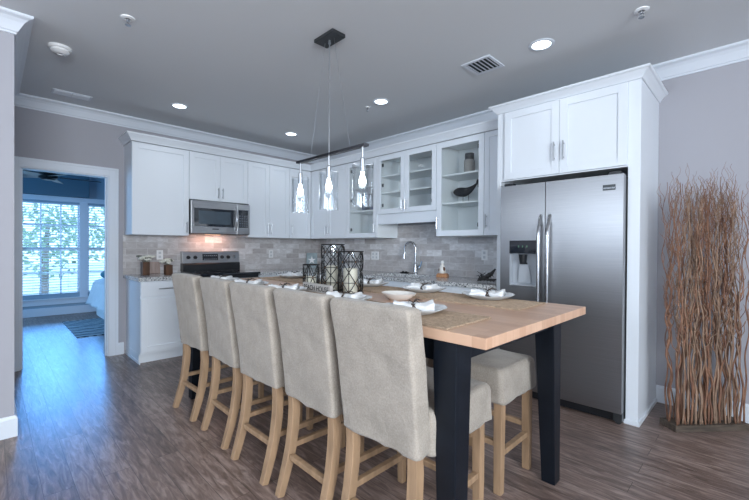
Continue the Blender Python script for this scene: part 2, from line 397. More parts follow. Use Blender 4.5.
# crown mouldings (cove profile, out from the wall, down from the ceiling)
CP = [(0, 0), (.105, 0), (.105, -.012), (.098, -.02), (.092, -.022), (.075, -.03), (.055, -.05), (.038, -.078), (.026, -.10), (.022, -.108), (.012, -.114), (.012, -.128), (0, -.128)]
CP = [(u*.86, v*.9) for u, v in CP]
bm = BM(); add_prism(bm, [(YB-u, CH+v) for u, v in CP], 0, 8.5, 'x'); struct('trim_4', bm, TRIM)
bm = BM(); add_prism(bm, [(u, CH+v) for u, v in CP], -3.70, YB, 'y'); struct('trim_5', bm, TRIM)
def miter_rings(path, prof, z):     # path of points in plan, moulding to the left-hand outward side given per point as offset vector
    return [[(p[0]+o[0]*u, p[1]+o[1]*u, z+v) for u, v in prof] for p, o in path]
bm = BM(); add_loft(bm, miter_rings([((1.762, -7.5), (1, 0)), ((1.762, -3.70), (1, 1)), ((0, -3.70), (0, 1))], CP, CH)); struct('trim_6', bm, TRIM)
BP = [(0, 0), (.016, 0), (.016, .115), (.011, .125), (.008, .135), (0, .135)]
bm = BM(); add_loft(bm, miter_rings([((1.762, -7.5), (1, 0)), ((1.762, -3.70), (1, 1)), ((.03, -3.70), (0, 1))], BP, 0)); struct('baseboard_entry', bm, TRIM)
bm = BM(); add_loft(bm, miter_rings([((4.60, YB), (0, -1)), ((8.5, YB), (0, -1))], BP, 0)); struct('baseboard_back', bm, TRIM)
bm = BM(); add_loft(bm, miter_rings([((0, -2.773), (1, 0)), ((0, -2.716), (1, 0))], BP, 0)); struct('baseboard_left', bm, TRIM)
# door casing and jamb
bm = BM()
for x0, x1 in ((0, .02),):
    add_box(bm, (x0, DY0-.085, 0), (x1, DY0+.005, DZ+.085)); add_box(bm, (x0, DY1-.005, 0), (x1, DY1+.085, DZ+.085)); add_box(bm, (x0, DY0+.005, DZ-.005), (x1, DY1-.005, DZ+.085))
    add_box(bm, (x1, DY0-.085, 0), (x1+.008, DY0-.06, DZ+.085)); add_box(bm, (x1, DY1+.06, 0), (x1+.008, DY1+.085, DZ+.085)); add_box(bm, (x1, DY0-.06, DZ+.06), (x1+.008, DY1+.06, DZ+.085))
add_box(bm, (-.13, DY0, 0), (0, DY0+.018, DZ)); add_box(bm, (-.13, DY1-.018, 0), (0, DY1, DZ)); add_box(bm, (-.13, DY0+.018, DZ-.018), (0, DY1-.018, DZ))
add_box(bm, (-.08, DY0+.018, 0), (-.045, DY0+.03, DZ-.018)); add_box(bm, (-.08, DY1-.03, 0), (-.045, DY1-.018, DZ-.018))
cas = struct('door_1', bm, TRIM, .002)
bm = BM()
for z in (.28, 1.0, 1.78): add_cyl(bm, (-.09, DY0+.024), .007, z-.05, z+.05, 10)
obj('hinge', bm, DARKST, cas)
# backsplashes
sbox('trim_7', [((0.008, YB-.012, .915), (3.52, YB, 1.372)), ((1.76, YB-.012, 1.372), (2.68, YB, 1.54))], TILE)
sbox('trim_8', [((0, -2.725, .915), (.010, YB, 1.372)), ((0, -2.12, 1.372), (.010, -1.37, 1.42))], TILEA)

# ================================================================= CABINETS
def handle(parent, x, y, z, L=.13, vert=True):
    bm = BM()
    if vert:
        add_tube(bm, [(x, y-.028, z-L/2), (x, y-.028, z+L/2)], .006, 8)
        for s in (-1, 1): add_tube(bm, [(x, y, z+s*L*.36), (x, y-.028, z+s*L*.36)], .005, 8)
    else:
        add_tube(bm, [(x-L/2, y-.028, z), (x+L/2, y-.028, z)], .006, 8)
        for s in (-1, 1): add_tube(bm, [(x+s*L*.36, y, z), (x+s*L*.36, y-.028, z)], .005, 8)
    return obj('handle', bm, NICKEL, parent, smooth='auto')
def door(parent, x0, x1, z0, z1, y, glass=False, h=None, name='door', fr=.06):
    # y: back plane of the door (cabinet face); the door is .02 thick towards -y
    bm = BM(); t = .02
    add_box(bm, (x0, y-t, z0), (x0+fr, y, z1)); add_box(bm, (x1-fr, y-t, z0), (x1, y, z1))
    add_box(bm, (x0+fr, y-t, z0), (x1-fr, y, z0+fr)); add_box(bm, (x0+fr, y-t, z1-fr), (x1-fr, y, z1))
    if not glass: add_box(bm, (x0+fr, y-t+.009, z0+fr), (x1-fr, y, z1-fr))
    d = obj(name, bm, CAB, parent, .0012)
    if glass:
        boxo('glass_pane', (x0+fr-.005, y-.012, z0+fr-.005), (x1-fr+.005, y-.009, z1-fr+.005), GLASS, d, 0)
        bm = BM()
        hx = x0+fr+.012 if (h and h[0] > (x0+x1)/2) else x1-fr-.012
        for z in (z0+fr+.05, (z0+z1)/2, z1-fr-.05): add_box(bm, (hx-.01, y+.001, z-.02), (hx+.01, y+.016, z+.02))
        obj('hinge', bm, DARKST, d)
    if h: handle(d, h[0], y-t, h[1], h[2] if len(h) > 2 else .13, not (len(h) > 3 and h[3]))
    return d
def cabinet(label, loc, rz, wd, z0, z1, depth, solid=True, name='wall_cabinet', shelves=(), kick=False, group='white wall cabinets', sides=.018, opn=None):
    t = thing(name, label, 'cabinet', loc, rz, group)
    bm = BM(); zb = z0
    if kick:
        add_box(bm, (0, -depth+.06, 0), (wd, 0, .10)); zb = .10
    if solid: add_box(bm, (0, -depth, zb), (wd, 0, z1))
    else:
        s = sides
        add_box(bm, (0, -depth, z0), (s, 0, z1)); add_box(bm, (wd-s, -depth, z0), (wd, 0, z1)); add_box(bm, (s, -depth, z0), (wd-s, 0, z0+s)); add_box(bm, (s, -depth, z1-s), (wd-s, 0, z1)); add_box(bm, (s, -.01, z0+s), (wd-s, 0, z1-s))
    obj('cabinet_body', bm, CAB if solid else CABIN, t, .0012)
    for z in shelves:
        boxo('shelf', (sides, -depth+.02, z), (wd-sides, -.011, z+.018), CABIN, t)
    return t
g = .0015; UD = .33; ZT = 2.395; ZB = 1.372
AR = PI/2
# wall A uppers: local x = world y - y0
t = cabinet('white wall cabinet with one broad door, leftmost beside the doorway', (0, -2.715, ZB), AR, .595, 0, ZT-ZB, UD)
door(t, g, .593, g, ZT-ZB-.01, -UD, h=(.565, .10, .13))
t = cabinet('short two-door white wall cabinet directly above the microwave', (0, -2.118, 1.815), AR, .746, 0, ZT-1.815, UD)
door(t, g, .3715, g, ZT-1.815-.01, -UD, h=(.345, .10)); door(t, .3745, .744, g, ZT-1.815-.01, -UD, h=(.402, .10))
t = cabinet('tall two-door white wall cabinet right of the microwave', (0, -1.370, ZB), AR, .645, 0, ZT-ZB, UD)
door(t, g, .3165, g, ZT-ZB-.01, -UD, h=(.292, .12, .15)); door(t, .3195, .643, g, ZT-ZB-.01, -UD, h=(.345, .12, .15))
t = cabinet('narrow single-door white wall cabinet at the left of the room corner', (0, -.723, ZB), AR, .372, 0, ZT-ZB, UD)
door(t, g, .370, g, ZT-ZB-.01, -UD, h=(.035, .12, .15))
# wall B uppers (local y=0 at the wall)
UB = UD+YB
t = cabinet('two-door white wall cabinet at the right of the room corner', (.352, YB, ZB), 0, .820, 0, ZT-ZB, UB)
door(t, g, .409, g, ZT-ZB-.01, -UB, h=(.380, .12, .13)); door(t, .412, .818, g, ZT-ZB-.01, -UB, h=(.440, .12, .13))
t = cabinet('glass-door white wall cabinet just left of the sink, holding a blue vessel', (1.174, YB, ZB), 0, .586, 0, ZT-ZB, UB, False, shelves=(.345, .66))
door(t, g, .584, g, ZT-ZB-.01, -UB, True, h=(.555, .12, .12))
zs = 1.535
t = cabinet('short two-door glass-front wall cabinet with a valance above the sink', (1.762, YB, zs), 0, .916, .125, ZT-zs, UB, False, shelves=(.385, .592))
boxo('valance', (0, -UB, 0), (.916, -UB+.02, .124), CAB, t)
door(t, .003, .4565, .128, ZT-zs-.01, -UB, True, h=(.43, .22, .12)); door(t, .4595, .913, .128, ZT-zs-.01, -UB, True, h=(.486, .22, .12))
t = cabinet('glass-door white wall cabinet right of the sink, holding a jar and a whale figure', (2.680, YB, ZB), 0, .575, 0, ZT-ZB, UB, False, shelves=(.345, .648))
door(t, g, .573, g, ZT-ZB-.01, -UB, True, h=(.022, .14, .12))
t = cabinet('narrow solid-door white wall cabinet beside the refrigerator panel', (3.257, YB, ZB), 0, .262, 0, ZT-ZB, UB)
door(t, g, .255, g, ZT-ZB-.01, -UB, h=(.03, .14, .13), fr=.05)
# crown of the uppers (A left return, A, B)
KP = [(0, 0), (.012, 0), (.016, .012), (.03, .035), (.05, .06), (.058, .066), (.06, .082), (0, .082)]
FX, FY = .35, -.35
path = [((0, -2.715), (0, -1)), ((FX, -2.715), (1, -1)), ((FX, FY), (1, -1)), ((3.519, FY), (0, -1))]
bm = BM(); add_loft(bm, miter_rings(path, KP, ZT+.001)); 
o = obj('crown_molding', bm, CAB); tag(o, 'white crown moulding running along the tops of the corner wall cabinets', 'molding')

# fridge surround
PX0, PX1, FXR = 3.521, 4.597, -.59
dep = YB-FXR
t = thing('refrigerator_surround', 'tall white cabinet surround enclosing the refrigerator, with two doors on top', 'cabinet', (PX0, YB, 0))
W = PX1-PX0; 
bm = BM(); add_box(bm, (0, -dep, 0), (.035, 0, 2.44)); obj('side_panel', bm, CAB, t, .0012)
bm = BM(); add_box(bm, (W-.075, -dep, 0), (W, 0, 2.44)); obj('side_panel', bm, CAB, t, .0012)
bm = BM(); add_box(bm, (W-.001, -dep-.010, 0), (W+.012, -.02, .03)); add_box(bm, (W-.085, -dep-.012, 0), (W+.012, -dep, .03)); obj('shoe_molding', bm, CAB, t, .003)
bm = BM(); add_box(bm, (.0355, -dep, 1.835), (W-.0755, 0, 2.44)); obj('cabinet_body', bm, CAB, t)
a0, a1 = 3.600-PX0-.005, 4.520-PX0
door(t, a0, (a0+a1)/2-.0015, 1.845, 2.432, -dep, h=((a0+a1)/2-.035, 2.02, .15)); door(t, (a0+a1)/2+.0015, a1, 1.845, 2.432, -dep, h=((a0+a1)/2+.035, 2.02, .15))
bm = BM(); FP = [(0, 0), (.008, 0), (.012, .008), (.022, .022), (.045, .048), (.055, .052), (.06, .06), (.06, .066), (0, .066)]
add_loft(bm, miter_rings([((0, -.05), (-1, 0)), ((0, -dep), (-1, -1)), ((W, -dep), (1, -1)), ((W, 0), (1, 0))], FP, 2.441))
add_box(bm, (.0, -dep, 2.441), (W, 0, 2.45))
obj('crown', bm, CAB, t)

# base cabinets
def base(label, loc, rz, wd, doors, drawers, depth=.61):
    t = cabinet(label, loc, rz, wd, 0, .872, depth, name='base_cabinet', kick=True, group='white base cabinets')
    for x0, x1, hx in doors: door(t, x0, x1, .125, .69, -depth, h=(hx, .60))
    for x0, x1 in drawers: 
        bm = BM(); add_box(bm, (x0, -depth-.02, .715), (x1, -depth, .862)); d = obj('drawer', bm, CAB, t, .0012)
        handle(d, (x0+x1)/2, -depth-.02, .79, .24, False)
    return t
t = base('white base cabinet by the doorway, under the short granite countertop with the vases', (0, -2.695, 0), AR, .572, [(.003, .569, .535)], [(.003, .569)])
bm = BM(); add_box(bm, (-.0085, -.612, 0), (-.0005, -.0, .02)); obj('shoe_molding', bm, CAB, t)
base('white base cabinet between the stove and the room corner', (0, -1.352, 0), AR, .74, [(.003, .37, .33), (.373, .737, .41)], [(.003, .37), (.373, .737)])
BD = .61+YB
base('white base cabinet left of the sink on the back wall', (.66, YB, 0), 0, 1.08, [(.003, .54, .5), (.543, 1.077, .58)], [(.003, .54), (.543, 1.077)], BD)
base('white sink base cabinet under the faucet', (1.742, YB, 0), 0, .91, [(.003, .455, .42), (.458, .907, .49)], [], BD)
base('white base cabinet between the sink and the refrigerator', (2.654, YB, 0), 0, .864, [(.003, .43, .4), (.433, .861, .47)], [(.003, .43), (.433, .861)], BD)
# worktops
bm = BM(); add_box(bm, (.002, -2.722, .875), (.645, -2.122, .915)); tag(obj('countertop', bm, GRAN, None, .003), 'short speckled granite countertop left of the stove', 'countertop')
bm = BM(); sx0, sx1, sy0, sy1 = 1.80, 2.55, -.50, -.09
add_box(bm, (.012, -1.352, .875), (.645, YB-.013, .915)); add_box(bm, (.645, -.645, .875), (sx0, YB-.013, .915)); add_box(bm, (sx1, -.645, .875), (3.518, YB-.013, .915))
add_box(bm, (sx0, -.645, .875), (sx1, sy0, .915)); add_box(bm, (sx0, sy1, .875), (sx1, YB-.013, .915))
tag(obj('countertop', bm, GRAN), 'long L-shaped speckled granite countertop running past the sink to the refrigerator', 'countertop')
bm = BM(); add_box(bm, (sx0+.002, sy0+.002, .69), (sx1-.002, sy1-.002, .70))
for lo, hi in (((sx0+.001, sy0+.001, .70), (sx0+.012, sy1-.001, .874)), ((sx1-.012, sy0+.001, .70), (sx1-.001, sy1-.001, .874)), ((sx0+.012, sy0+.001, .70), (sx1-.012, sy0+.012, .874)), ((sx0+.012, sy1-.012, .70), (sx1-.012, sy1-.001, .874))): add_box(bm, lo, hi)
tag(obj('kitchen_sink', bm, STEEL), 'undermount steel sink set in the long granite countertop', 'sink')

# ================================================================= APPLIANCES
def text(s, size, mat, parent, loc, rot, ext=.001, name='lettering', w=1):
    c = bpy.data.curves.new(name, 'FONT'); c.body = s; c.size = size; c.extrude = ext; c.align_x = 'CENTER'; c.align_y = 'CENTER'
    tmp = bpy.data.objects.new(name+'_source', c); col.objects.link(tmp)
    bpy.context.view_layer.update()
    me = bpy.data.meshes.new_from_object(tmp.evaluated_get(bpy.context.evaluated_depsgraph_get()))
    bpy.data.objects.remove(tmp); me.materials.clear(); me.materials.append(mat)
    o = link(name, me, parent); o.location = loc; o.rotation_euler = rot; o.scale = (w, 1, 1)
    return o
# microwave (local frame like the A cabinets)
t = thing('microwave', 'stainless over-the-range microwave mounted above the stove', 'microwave', (0, -2.116, 1.405), AR)
MW, MH, MD = .742, .405, .385
boxo('body', (0, -MD, 0), (MW, 0, MH), DARKST, t, .003)
bm = BM(); n = 20; fr = []                           # steel face with arched top
dw = .565
bm = BM()
prof = [(.0, .0), (dw, .0), (dw, MH-.012)]+[(dw-dw*i/12, MH-.014+.010*math.sin(PI*i/12)) for i in range(1, 12)]+[(0, MH-.014)]
add_loft(bm, [[(x, -MD, z) for x, z in prof], [(x, -MD-.028, z) for x, z in prof]]); d = obj('door', bm, STEEL, t, .003)
boxo('window', (.032, -MD-.031, .085), (dw-.03, -MD-.0285, .305), BLKGL, d, .001)
boxo('inner_screen', (.085, -MD-.0322, .115), (dw-.085, -MD-.0312, .275), pm('microwave_screen', (.06, .085, .11), .2, var=.2), d, 0)
bm = BM(); hp = [(dw-.018, -MD-.028-.03*math.sin(PI*i/10)-.004, .045+.30*i/10) for i in range(11)]; add_tube(bm, hp, .011, 10); obj('handle', bm, CHROME, d, smooth='auto')
bm = BM(); add_box(bm, (dw+.002, -MD-.026, 0), (MW, -MD, MH-.016)); p = obj('control_panel', bm, STEEL, t, .003)
boxo('keypad', (dw+.022, -MD-.029, .085), (MW-.022, -MD-.0265, .315), BLKGL, p, .001)
bm = BM()
for i in range(4):
    for j in range(5): add_box(bm, (dw+.032+i*.031, -MD-.0305, .10+j*.032), (dw+.032+i*.031+.02, -MD-.029, .10+j*.032+.018))
obj('buttons', bm, pm('grey_button', (.09, .10, .12), .5, var=.1), p)
bm = BM(); add_box(bm, (.25, -MD-.029, .05), (.33, -MD-.0285, .062)); obj('badge', bm, DARKST, d)
boxo('vent_grille', (.0, -MD-.004, -.006), (MW, -.05, -.0005), BLACKP, t, 0)
lamp = boxo('cooktop_lamp', (.28, -.15, -.010), (.46, -.09, -.0065), emis('warm_lamp', (1, .55, .35), 1.2), t, 0)
area('cooktop_lamp_light', (.13, -1.745, 1.385), (-.2, 0, -1), .45, .05, 1.1, (1, .55, .40))
# stove
t = thing('stove', 'stainless electric range with black cooktop, under the microwave', 'stove', (0.012, -2.107, 0), AR)
SW = .744
boxo('body', (0, -.62, .09), (SW, 0, .905), BLACKP, t, .003)
boxo('cooktop', (-.002, -.67, .9055), (SW+.002, -.02, .928), BLKGL, t, .004)
bm = BM()
for x, y, r in ((.19, -.20, .08), (.55, -.20, .10), (.19, -.48, .105), (.55, -.48, .08)): add_lathe(bm, [(r, .0003), (r-.004, .0006), (r-.004, .0003)], (x, y, .928), 32)
obj('burner_ring', bm, DARKST, t)
bm = BM(); prof = [(-.002, .9285), (-.10, .9285), (-.10, 1.02), (-.085, 1.03), (-.002, 1.03)]
add_prism(bm, prof, .0, SW, 'x'); obj('backguard_base', bm, BLACKP, t, .002)
bm = BM(); prof = [(-.002, 1.031), (-.088, 1.031), (-.070, 1.175), (-.055, 1.182), (-.002, 1.182)]
add_prism(bm, prof, .0, SW, 'x'); bgp = obj('control_panel', bm, STEEL, t, .003)
def onpanel(x, z, d): 
    yy = -.088+.018*(z-1.031)/.144; return (x, yy-d, z)
for x in (.07, .155, .50, .585, .67):
    bm = BM(); a = onpanel(x, 1.105, 0); b = onpanel(x, 1.103, .022); add_tube(bm, [a, b], [.024, .019], 20); k = obj('knob', bm, BLACKP if x < .66 else CHROME, bgp, smooth='auto')
    bm = BM(); add_box(bm, (x-.003, b[1]-.003, 1.086), (x+.003, b[1]+.002, 1.12)); obj('knob_grip', bm, DARKST, k)
bm = BM(); add_hex(bm, [onpanel(.245, 1.065, .003), onpanel(.445, 1.065, .003), onpanel(.445, 1.065, -.003), onpanel(.245, 1.065, -.003)], [onpanel(.245, 1.148, .003), onpanel(.445, 1.148, .003), onpanel(.445, 1.148, -.003), onpanel(.245, 1.148, -.003)])
dsp = obj('display', bm, BLKGL, bgp)
bm = BM()
for i in range(7):
    for j in (0, 1): 
        a = onpanel(.262+i*.026, 1.08+j*.045, .0035); add_box(bm, (a[0], a[1]-.0015, a[2]-.004), (a[0]+.015, a[1], a[2]+.004))
obj('buttons', bm, pm('pale_button', (.35, .38, .42), .5, var=.1), dsp)
boxo('oven_door', (.004, -.655, .26), (SW-.004, -.6205, .86), STEEL, t, .004)
boxo('oven_window', (.12, -.658, .40), (SW-.12, -.6555, .70), BLKGL, t, .001)
bm = BM(); add_tube(bm, [(.05, -.70, .80), (SW-.05, -.70, .80)], .011, 10)
for x in (.07, SW-.07): add_tube(bm, [(x, -.655, .80), (x, -.70, .80)], .008, 8)
obj('oven_handle', bm, CHROME, t, smooth='auto')
boxo('storage_drawer', (.004, -.65, .095), (SW-.004, -.6205, .25), STEEL, t, .004)
bm = BM()
for x in (.04, SW-.04):
    for y in (-.58, -.06): add_cyl(bm, (x, y), .02, 0, .0895, 12)
obj('foot', bm, BLACKP, t)

# refrigerator
FX0, FX1 = 3.602, 4.516
t = thing('refrigerator', 'stainless side-by-side refrigerator with an ice and water dispenser', 'refrigerator', (FX0, -.0, 0))
FW = FX1-FX0
boxo('body', (0, -.615, .03), (FW, -.0, 1.765), DARKST, t, .003)
sp = 3.985-FX0
def curved_door(name, x0, x1, z0, z1, hole=None):
    # slightly bowed door front, built as a profile in plan; optional rectangular dispenser opening
    bm = BM(); yf = -.680
    def front(x): 
        u = (x-0)/FW; return yf-.010*math.sin(PI*u)
    xs = [x0+(x1-x0)*i/12 for i in range(13)]
    def slab(xa, xb, za, zb):
        xx = [xa]+[x for x in xs if xa+1e-4 < x < xb-1e-4]+[xb]
        pr = [(x, front(x)) for x in xx]+[(xb, -.620), (xa, -.620)]
        add_loft(bm, [[(p[0], p[1], za) for p in pr], [(p[0], p[1], zb) for p in pr]])
    if hole:
        hx0, hx1, hz0, hz1 = hole
        slab(x0, hx0, z0, z1); slab(hx1, x1, z0, z1); slab(hx0, hx1, z0, hz0); slab(hx0, hx1, hz1, z1)
    else: slab(x0, x1, z0, z1)
    return obj(name, bm, STEELV, t)
hx0, hx1, hz0, hz1 = 3.688-FX0, 3.918-FX0, .925, 1.312
ld = curved_door('door', 0, sp-.003, .085, 1.775, (hx0, hx1, hz0, hz1))
rd = curved_door('door', sp+.003, FW, .085, 1.775)
# dispenser
dp = boxo('dispenser', (hx0+.001, -.682, hz0+.001), (hx1-.001, -.676, hz0+.012), STEEL, ld, 0)
GREYP = pm('dispenser_grey', (.42, .45, .49), .4, var=.08)
bm = BM(); add_box(bm, (hx0+.001, -.635, hz0+.001), (hx1-.001, -.6205, hz1-.001)); add_box(bm, (hx0+.001, -.685, hz0+.012), (hx0+.008, -.636, 1.198)); add_box(bm, (hx1-.008, -.685, hz0+.012), (hx1-.001, -.636, 1.198)); add_box(bm, (hx0+.008, -.683, hz0+.012), (hx1-.008, -.636, hz0+.02))
obj('cavity', bm, GREYP, ld)
boxo('dispenser_panel', (hx0+.001, -.690, 1.205), (hx1-.001, -.636, hz1-.001), BLKGL, ld, .001)
bm = BM()
for i in range(3): add_box(bm, (hx0+.075+i*.035, -.6905, 1.255), (hx0+.085+i*.035, -.690, 1.27))
obj('indicator', bm, pm('green_led', (.10, .22, .13), .5, var=.1), ld)
bm = BM(); add_tube(bm, [(hx0+.115, -.68, 1.197), (hx0+.115, -.68, 1.13)], [.035, .028], 12); add_box(bm, (hx0+.085, -.678, 1.115), (hx0+.145, -.66, 1.13)); obj('dispenser_nozzle', bm, BLACKP, ld, .002)
bm = BM(); add_hex(bm, [(hx0+.06, -.655, .96), (hx1-.055, -.655, .96), (hx1-.055, -.645, .96), (hx0+.06, -.645, .96)], [(hx0+.08, -.672, 1.11), (hx1-.075, -.672, 1.11), (hx1-.075, -.662, 1.11), (hx0+.08, -.662, 1.11)]); obj('dispenser_paddle', bm, GREYP, ld, .002)
for o_, xh in ((ld, sp-.034), (rd, sp+.036)):
    bm = BM()
    pts = []
    for i in range(25):
        u = i/24; z = .64+(1.505-.64)*u
        pts.append((xh, -.690-.052*min(1, math.sin(PI*u)*2.2), z))
    add_tube(bm, [(xh, -.686, .632)]+pts+[(xh, -.686, 1.512)], [.012]+[.014]*25+[.012], 12); obj('handle', bm, CHROME, o_, smooth='auto')
bd = boxo('badge', (4.388-FX0, -.6875, 1.665), (4.468-FX0, -.684, 1.705), DARKST, rd, .001)
text('FRIGIDAIRE', .0145, NICKEL, bd, (4.428-FX0, -.6878, 1.680), (PI/2, 0, 0), .0003)
boxo('kick_grille', (.01, -.635, .012), (FW-.06, -.60, .078), BLACKP, t, .003)
bm = BM(); add_box(bm, (FW-.055, -.66, .02), (FW, -.60, .08)); add_cyl(bm, (FW-.03, -.63), .018, 0, .02, 12); add_cyl(bm, (.04, -.60), .018, 0, .029, 12); add_cyl(bm, (.04, -.06), .018, 0, .029, 12); add_cyl(bm, (FW-.04, -.06), .018, 0, .029, 12); obj('foot', bm, DARKST, t)
for x in (.02, FW-.10): boxo('hinge_cover', (x, -.66, 1.7755), (x+.08, -.60, 1.80), BLACKP, t, .003)

# ================================================================= TABLE
TX0, TX1, TY0, TY1, TZ = 1.76, 4.566, -2.66, -1.645, .95
t = thing('dining_table', 'long counter-height table with a butcher-block top and tapered black legs', 'table', ((TX0+TX1)/2, (TY0+TY1)/2, 0))
HX, HY = (TX1-TX0)/2, (TY1-TY0)/2
bm = BM(); add_box(bm, (-HX, -HY, TZ-.039), (HX, HY, TZ)); obj('tabletop', bm, WOODTOP, t, .0025)
ix = HX-.118
bm = BM(); za, zb = TZ-.125, TZ-.0395
add_box(bm, (-ix+.057, -HY+.03, za), (ix-.057, -HY+.055, zb)); add_box(bm, (-ix+.057, HY-.055, za), (ix-.057, HY-.03, zb)); add_box(bm, (-ix+.03, -HY+.056, za), (-ix+.055, HY-.056, zb)); add_box(bm, (ix-.055, -HY+.056, za), (ix-.03, HY-.056, zb))
obj('apron', bm, NAVYP, t, .002)
for sx in (-1, 1):
    for sy in (-1, 1):
        bm = BM(); X, Y = sx*ix, sy*(HY-.006); tw, bw = .100, .070
        def q(wd, z): 
            xs = sorted((X, X-sx*wd)); ys = sorted((Y, Y-sy*wd))
            return [(xs[0], ys[0], z), (xs[1], ys[0], z), (xs[1], ys[1], z), (xs[0], ys[1], z)]
        add_loft(bm, [q(bw, 0.004), q(tw, za-.02), q(tw, zb)]); lg = obj('leg', bm, NAVYP, t, .003)
        bm = BM(); add_cyl(bm, (X-sx*.035, Y-sy*.035), .028, 0, .0038, 12); obj('foot_pad', bm, BLACKP, lg)

# ================================================================= CHAIRS
def rrect(x0, x1, y0, y1, r, z, n=7, k=None):
    pts = []
    r = min(r, (x1-x0)/2-.001, (y1-y0)/2-.001)
    cs = [((x1-r, y1-r), 0), ((x0+r, y1-r), 90), ((x0+r, y0+r), 180), ((x1-r, y0+r), 270)]
    out = []
    for (cx, cy), a0 in cs:
        for i in range(n): 
            a = R(a0+90*i/(n-1)); out.append((cx+r*math.cos(a), cy+r*math.sin(a)))
    # subdivide straight sides
    full = []
    for i, p in enumerate(out):
        q = out[(i+1) % len(out)]; full.append((p[0], p[1], z))
        L = math.hypot(q[0]-p[0], q[1]-p[1])
        if i % n == n-1:
            m = 8
            for j in range(1, m): full.append((p[0]+(q[0]-p[0])*j/m, p[1]+(q[1]-p[1])*j/m, z))
    return full
def cloth_obj(name, rings, parent, seed, amp=.004, hem=.3):
    bm = BM(); add_loft(bm, rings)
    bm.normal_update(); zmin = min(v.co.z for v in bm.verts); zmax = max(v.co.z for v in bm.verts)
    for v in bm.verts:
        h = (v.co.z-zmin)/(zmax-zmin)
        lo = max(0, 1-h/hem) if hem else 0
        p = Vector((v.co.x*7, v.co.y*7, v.co.z*5+seed*3.1))
        d = noise.noise(p)*amp*.8 + noise.noise(Vector((v.co.x*13+seed, v.co.y*13, v.co.z*16+v.co.x*5)))*amp*.35
        d += lo*(noise.noise(Vector((v.co.x*16, v.co.y*16, seed*5.3+v.co.z*2)))*amp*2.2+.001)
        d += lo*noise.noise(Vector((v.co.x*5, v.co.y*5, v.co.z*55+seed)))*amp*.8
        v.co += v.normal*d
        if h < .05: v.co.z += noise.noise(Vector((v.co.x*9, v.co.y*9, seed)))*.006
    o = obj(name, bm, LINEN, parent, smooth=True)
    return o
def sq_leg(name, pts, rad, parent):
    bm = BM(); add_tube(bm, pts, rad, 4, True, True); return obj(name, bm, LEGW, parent, .003)
def make_chair(seed=0):
    t = thing('bar_chair', '', 'chair', (0, 0, 0), 0, 'slipcovered high-back chairs along the near side of the table')
    # back: rises from the rear skirt hem to the top, leaning back
    rings = []
    Z = [.496, .502, .512, .54, .58, .62, .66, .70, .75, .80, .85, .90, .94, .975, 1.0, 1.02, 1.032, 1.037]
    for z in Z:
        u = (z-.46)/(1.035-.46)
        yr = -.268-.055*u-.02*u*u; th = .095-.012*u
        hw = .199+.012*u
        e = max(0, (z-1.012)/.025); ins = .014*(1-math.sqrt(max(0, 1-e*e)))
        rings.append(rrect(-hw+ins, hw-ins, yr+ins, yr+th-ins, .016, z))
    cloth_obj('backrest_cover', rings, t, seed, .0055, .28)
    rings = []
    for z in [.486, .493, .505, .54, .58, .61, .628, .640, .646]:
        e = max(0, (z-.61)/.036); ins = .024*(1-math.sqrt(max(0, 1-e*e)))
        rings.append(rrect(-.211+ins, .211-ins, -.200+ins*.2, .262-ins, .022, z))
    cloth_obj('seat_cover', rings, t, seed+7, .004, .5)
    for s in (-1, 1):
        x = s*.168-.006
        sq_leg('leg', [(x, .222, 0), (x, .222, .22), (x, .218, .60)], [.017, .020, .021], t)
        pts = [(x, -.317, 0), (x, -.298, .06), (x, -.274, .14), (x, -.252, .23), (x, -.238, .33), (x, -.233, .42), (x, -.238, .50), (x, -.25, .60)]
        sq_leg('leg', pts, [.018, .0195, .021, .022, .0225, .0225, .021, .019], t)
        sq_leg('stretcher', [(x, .20, .235), (x, -.235, .235)], .0135, t)
    sq_leg('stretcher', [(-.145, -.262, .19), (.145, -.262, .19)], .0135, t)
    sq_leg('stretcher', [(-.145, .222, .17), (.145, .222, .17)], .0145, t)
    return t
YC = -2.475
chair_spots = [(2.175, YC, 1.5, 'slipcovered linen bar chair at the far end of the row, nearest the doorway'),
               (2.715, YC+.005, -1.0, 'slipcovered linen bar chair, second from the doorway end of the row'),
               (3.20, YC-.005, .6, 'slipcovered linen bar chair at the middle of the row of five'),
               (3.69, YC, -1.2, 'slipcovered linen bar chair, second nearest the camera, behind the small wooden sign'),
               (4.15, YC-.005, .8, 'slipcovered linen bar chair nearest the camera, beside the black table leg')]
for i, (x, y, a, lb) in enumerate(chair_spots):
    c = make_chair(i*1.7+1); c.location = (x, y, 0); c.rotation_euler = (0, 0, R(a)); c['label'] = lb
def make_stool(seed=0):
    t = thing('bar_stool', '', 'stool', (0, 0, 0), 0, 'backless slipcovered stools along the far side of the table')
    rings = []
    for z in [.468, .48, .50, .53, .555, .575, .60, .622, .634, .639]:
        e = max(0, (z-.60)/.039); ins = .026*(1-math.sqrt(max(0, 1-e*e)))
        b = .004 if z < .565 else .0
        rings.append(rrect(-.208+ins, .208-ins, -.205+ins-b, .205-ins+b, .028, z))
    cloth_obj('seat_cover', rings, t, seed, .005, .45)
    for sx in (-1, 1):
        for sy in (-1, 1): sq_leg('leg', [(sx*.172, sy*.165, 0), (sx*.172, sy*.162, .60)], [.020, .023], t)
        sq_leg('stretcher', [(sx*.172, -.145, .20), (sx*.172, .145, .20)], .014, t)
    for sy in (-1, 1): sq_leg('stretcher', [(-.152, sy*.164, .25), (.152, sy*.164, .25)], .014, t)
    return t
for i, (x, lb) in enumerate([(4.095, 'backless linen stool at the right end of the table, beside the refrigerator side leg'), (3.56, 'backless linen stool, second from the refrigerator end'),
                             (3.06, 'backless linen stool at the middle of the far side'), (2.56, 'backless linen stool, second from the stove end'), (2.09, 'backless linen stool at the stove end of the table')]):
    s = make_stool(i+20); s.location = (x, -1.815, 0); s['label'] = lb

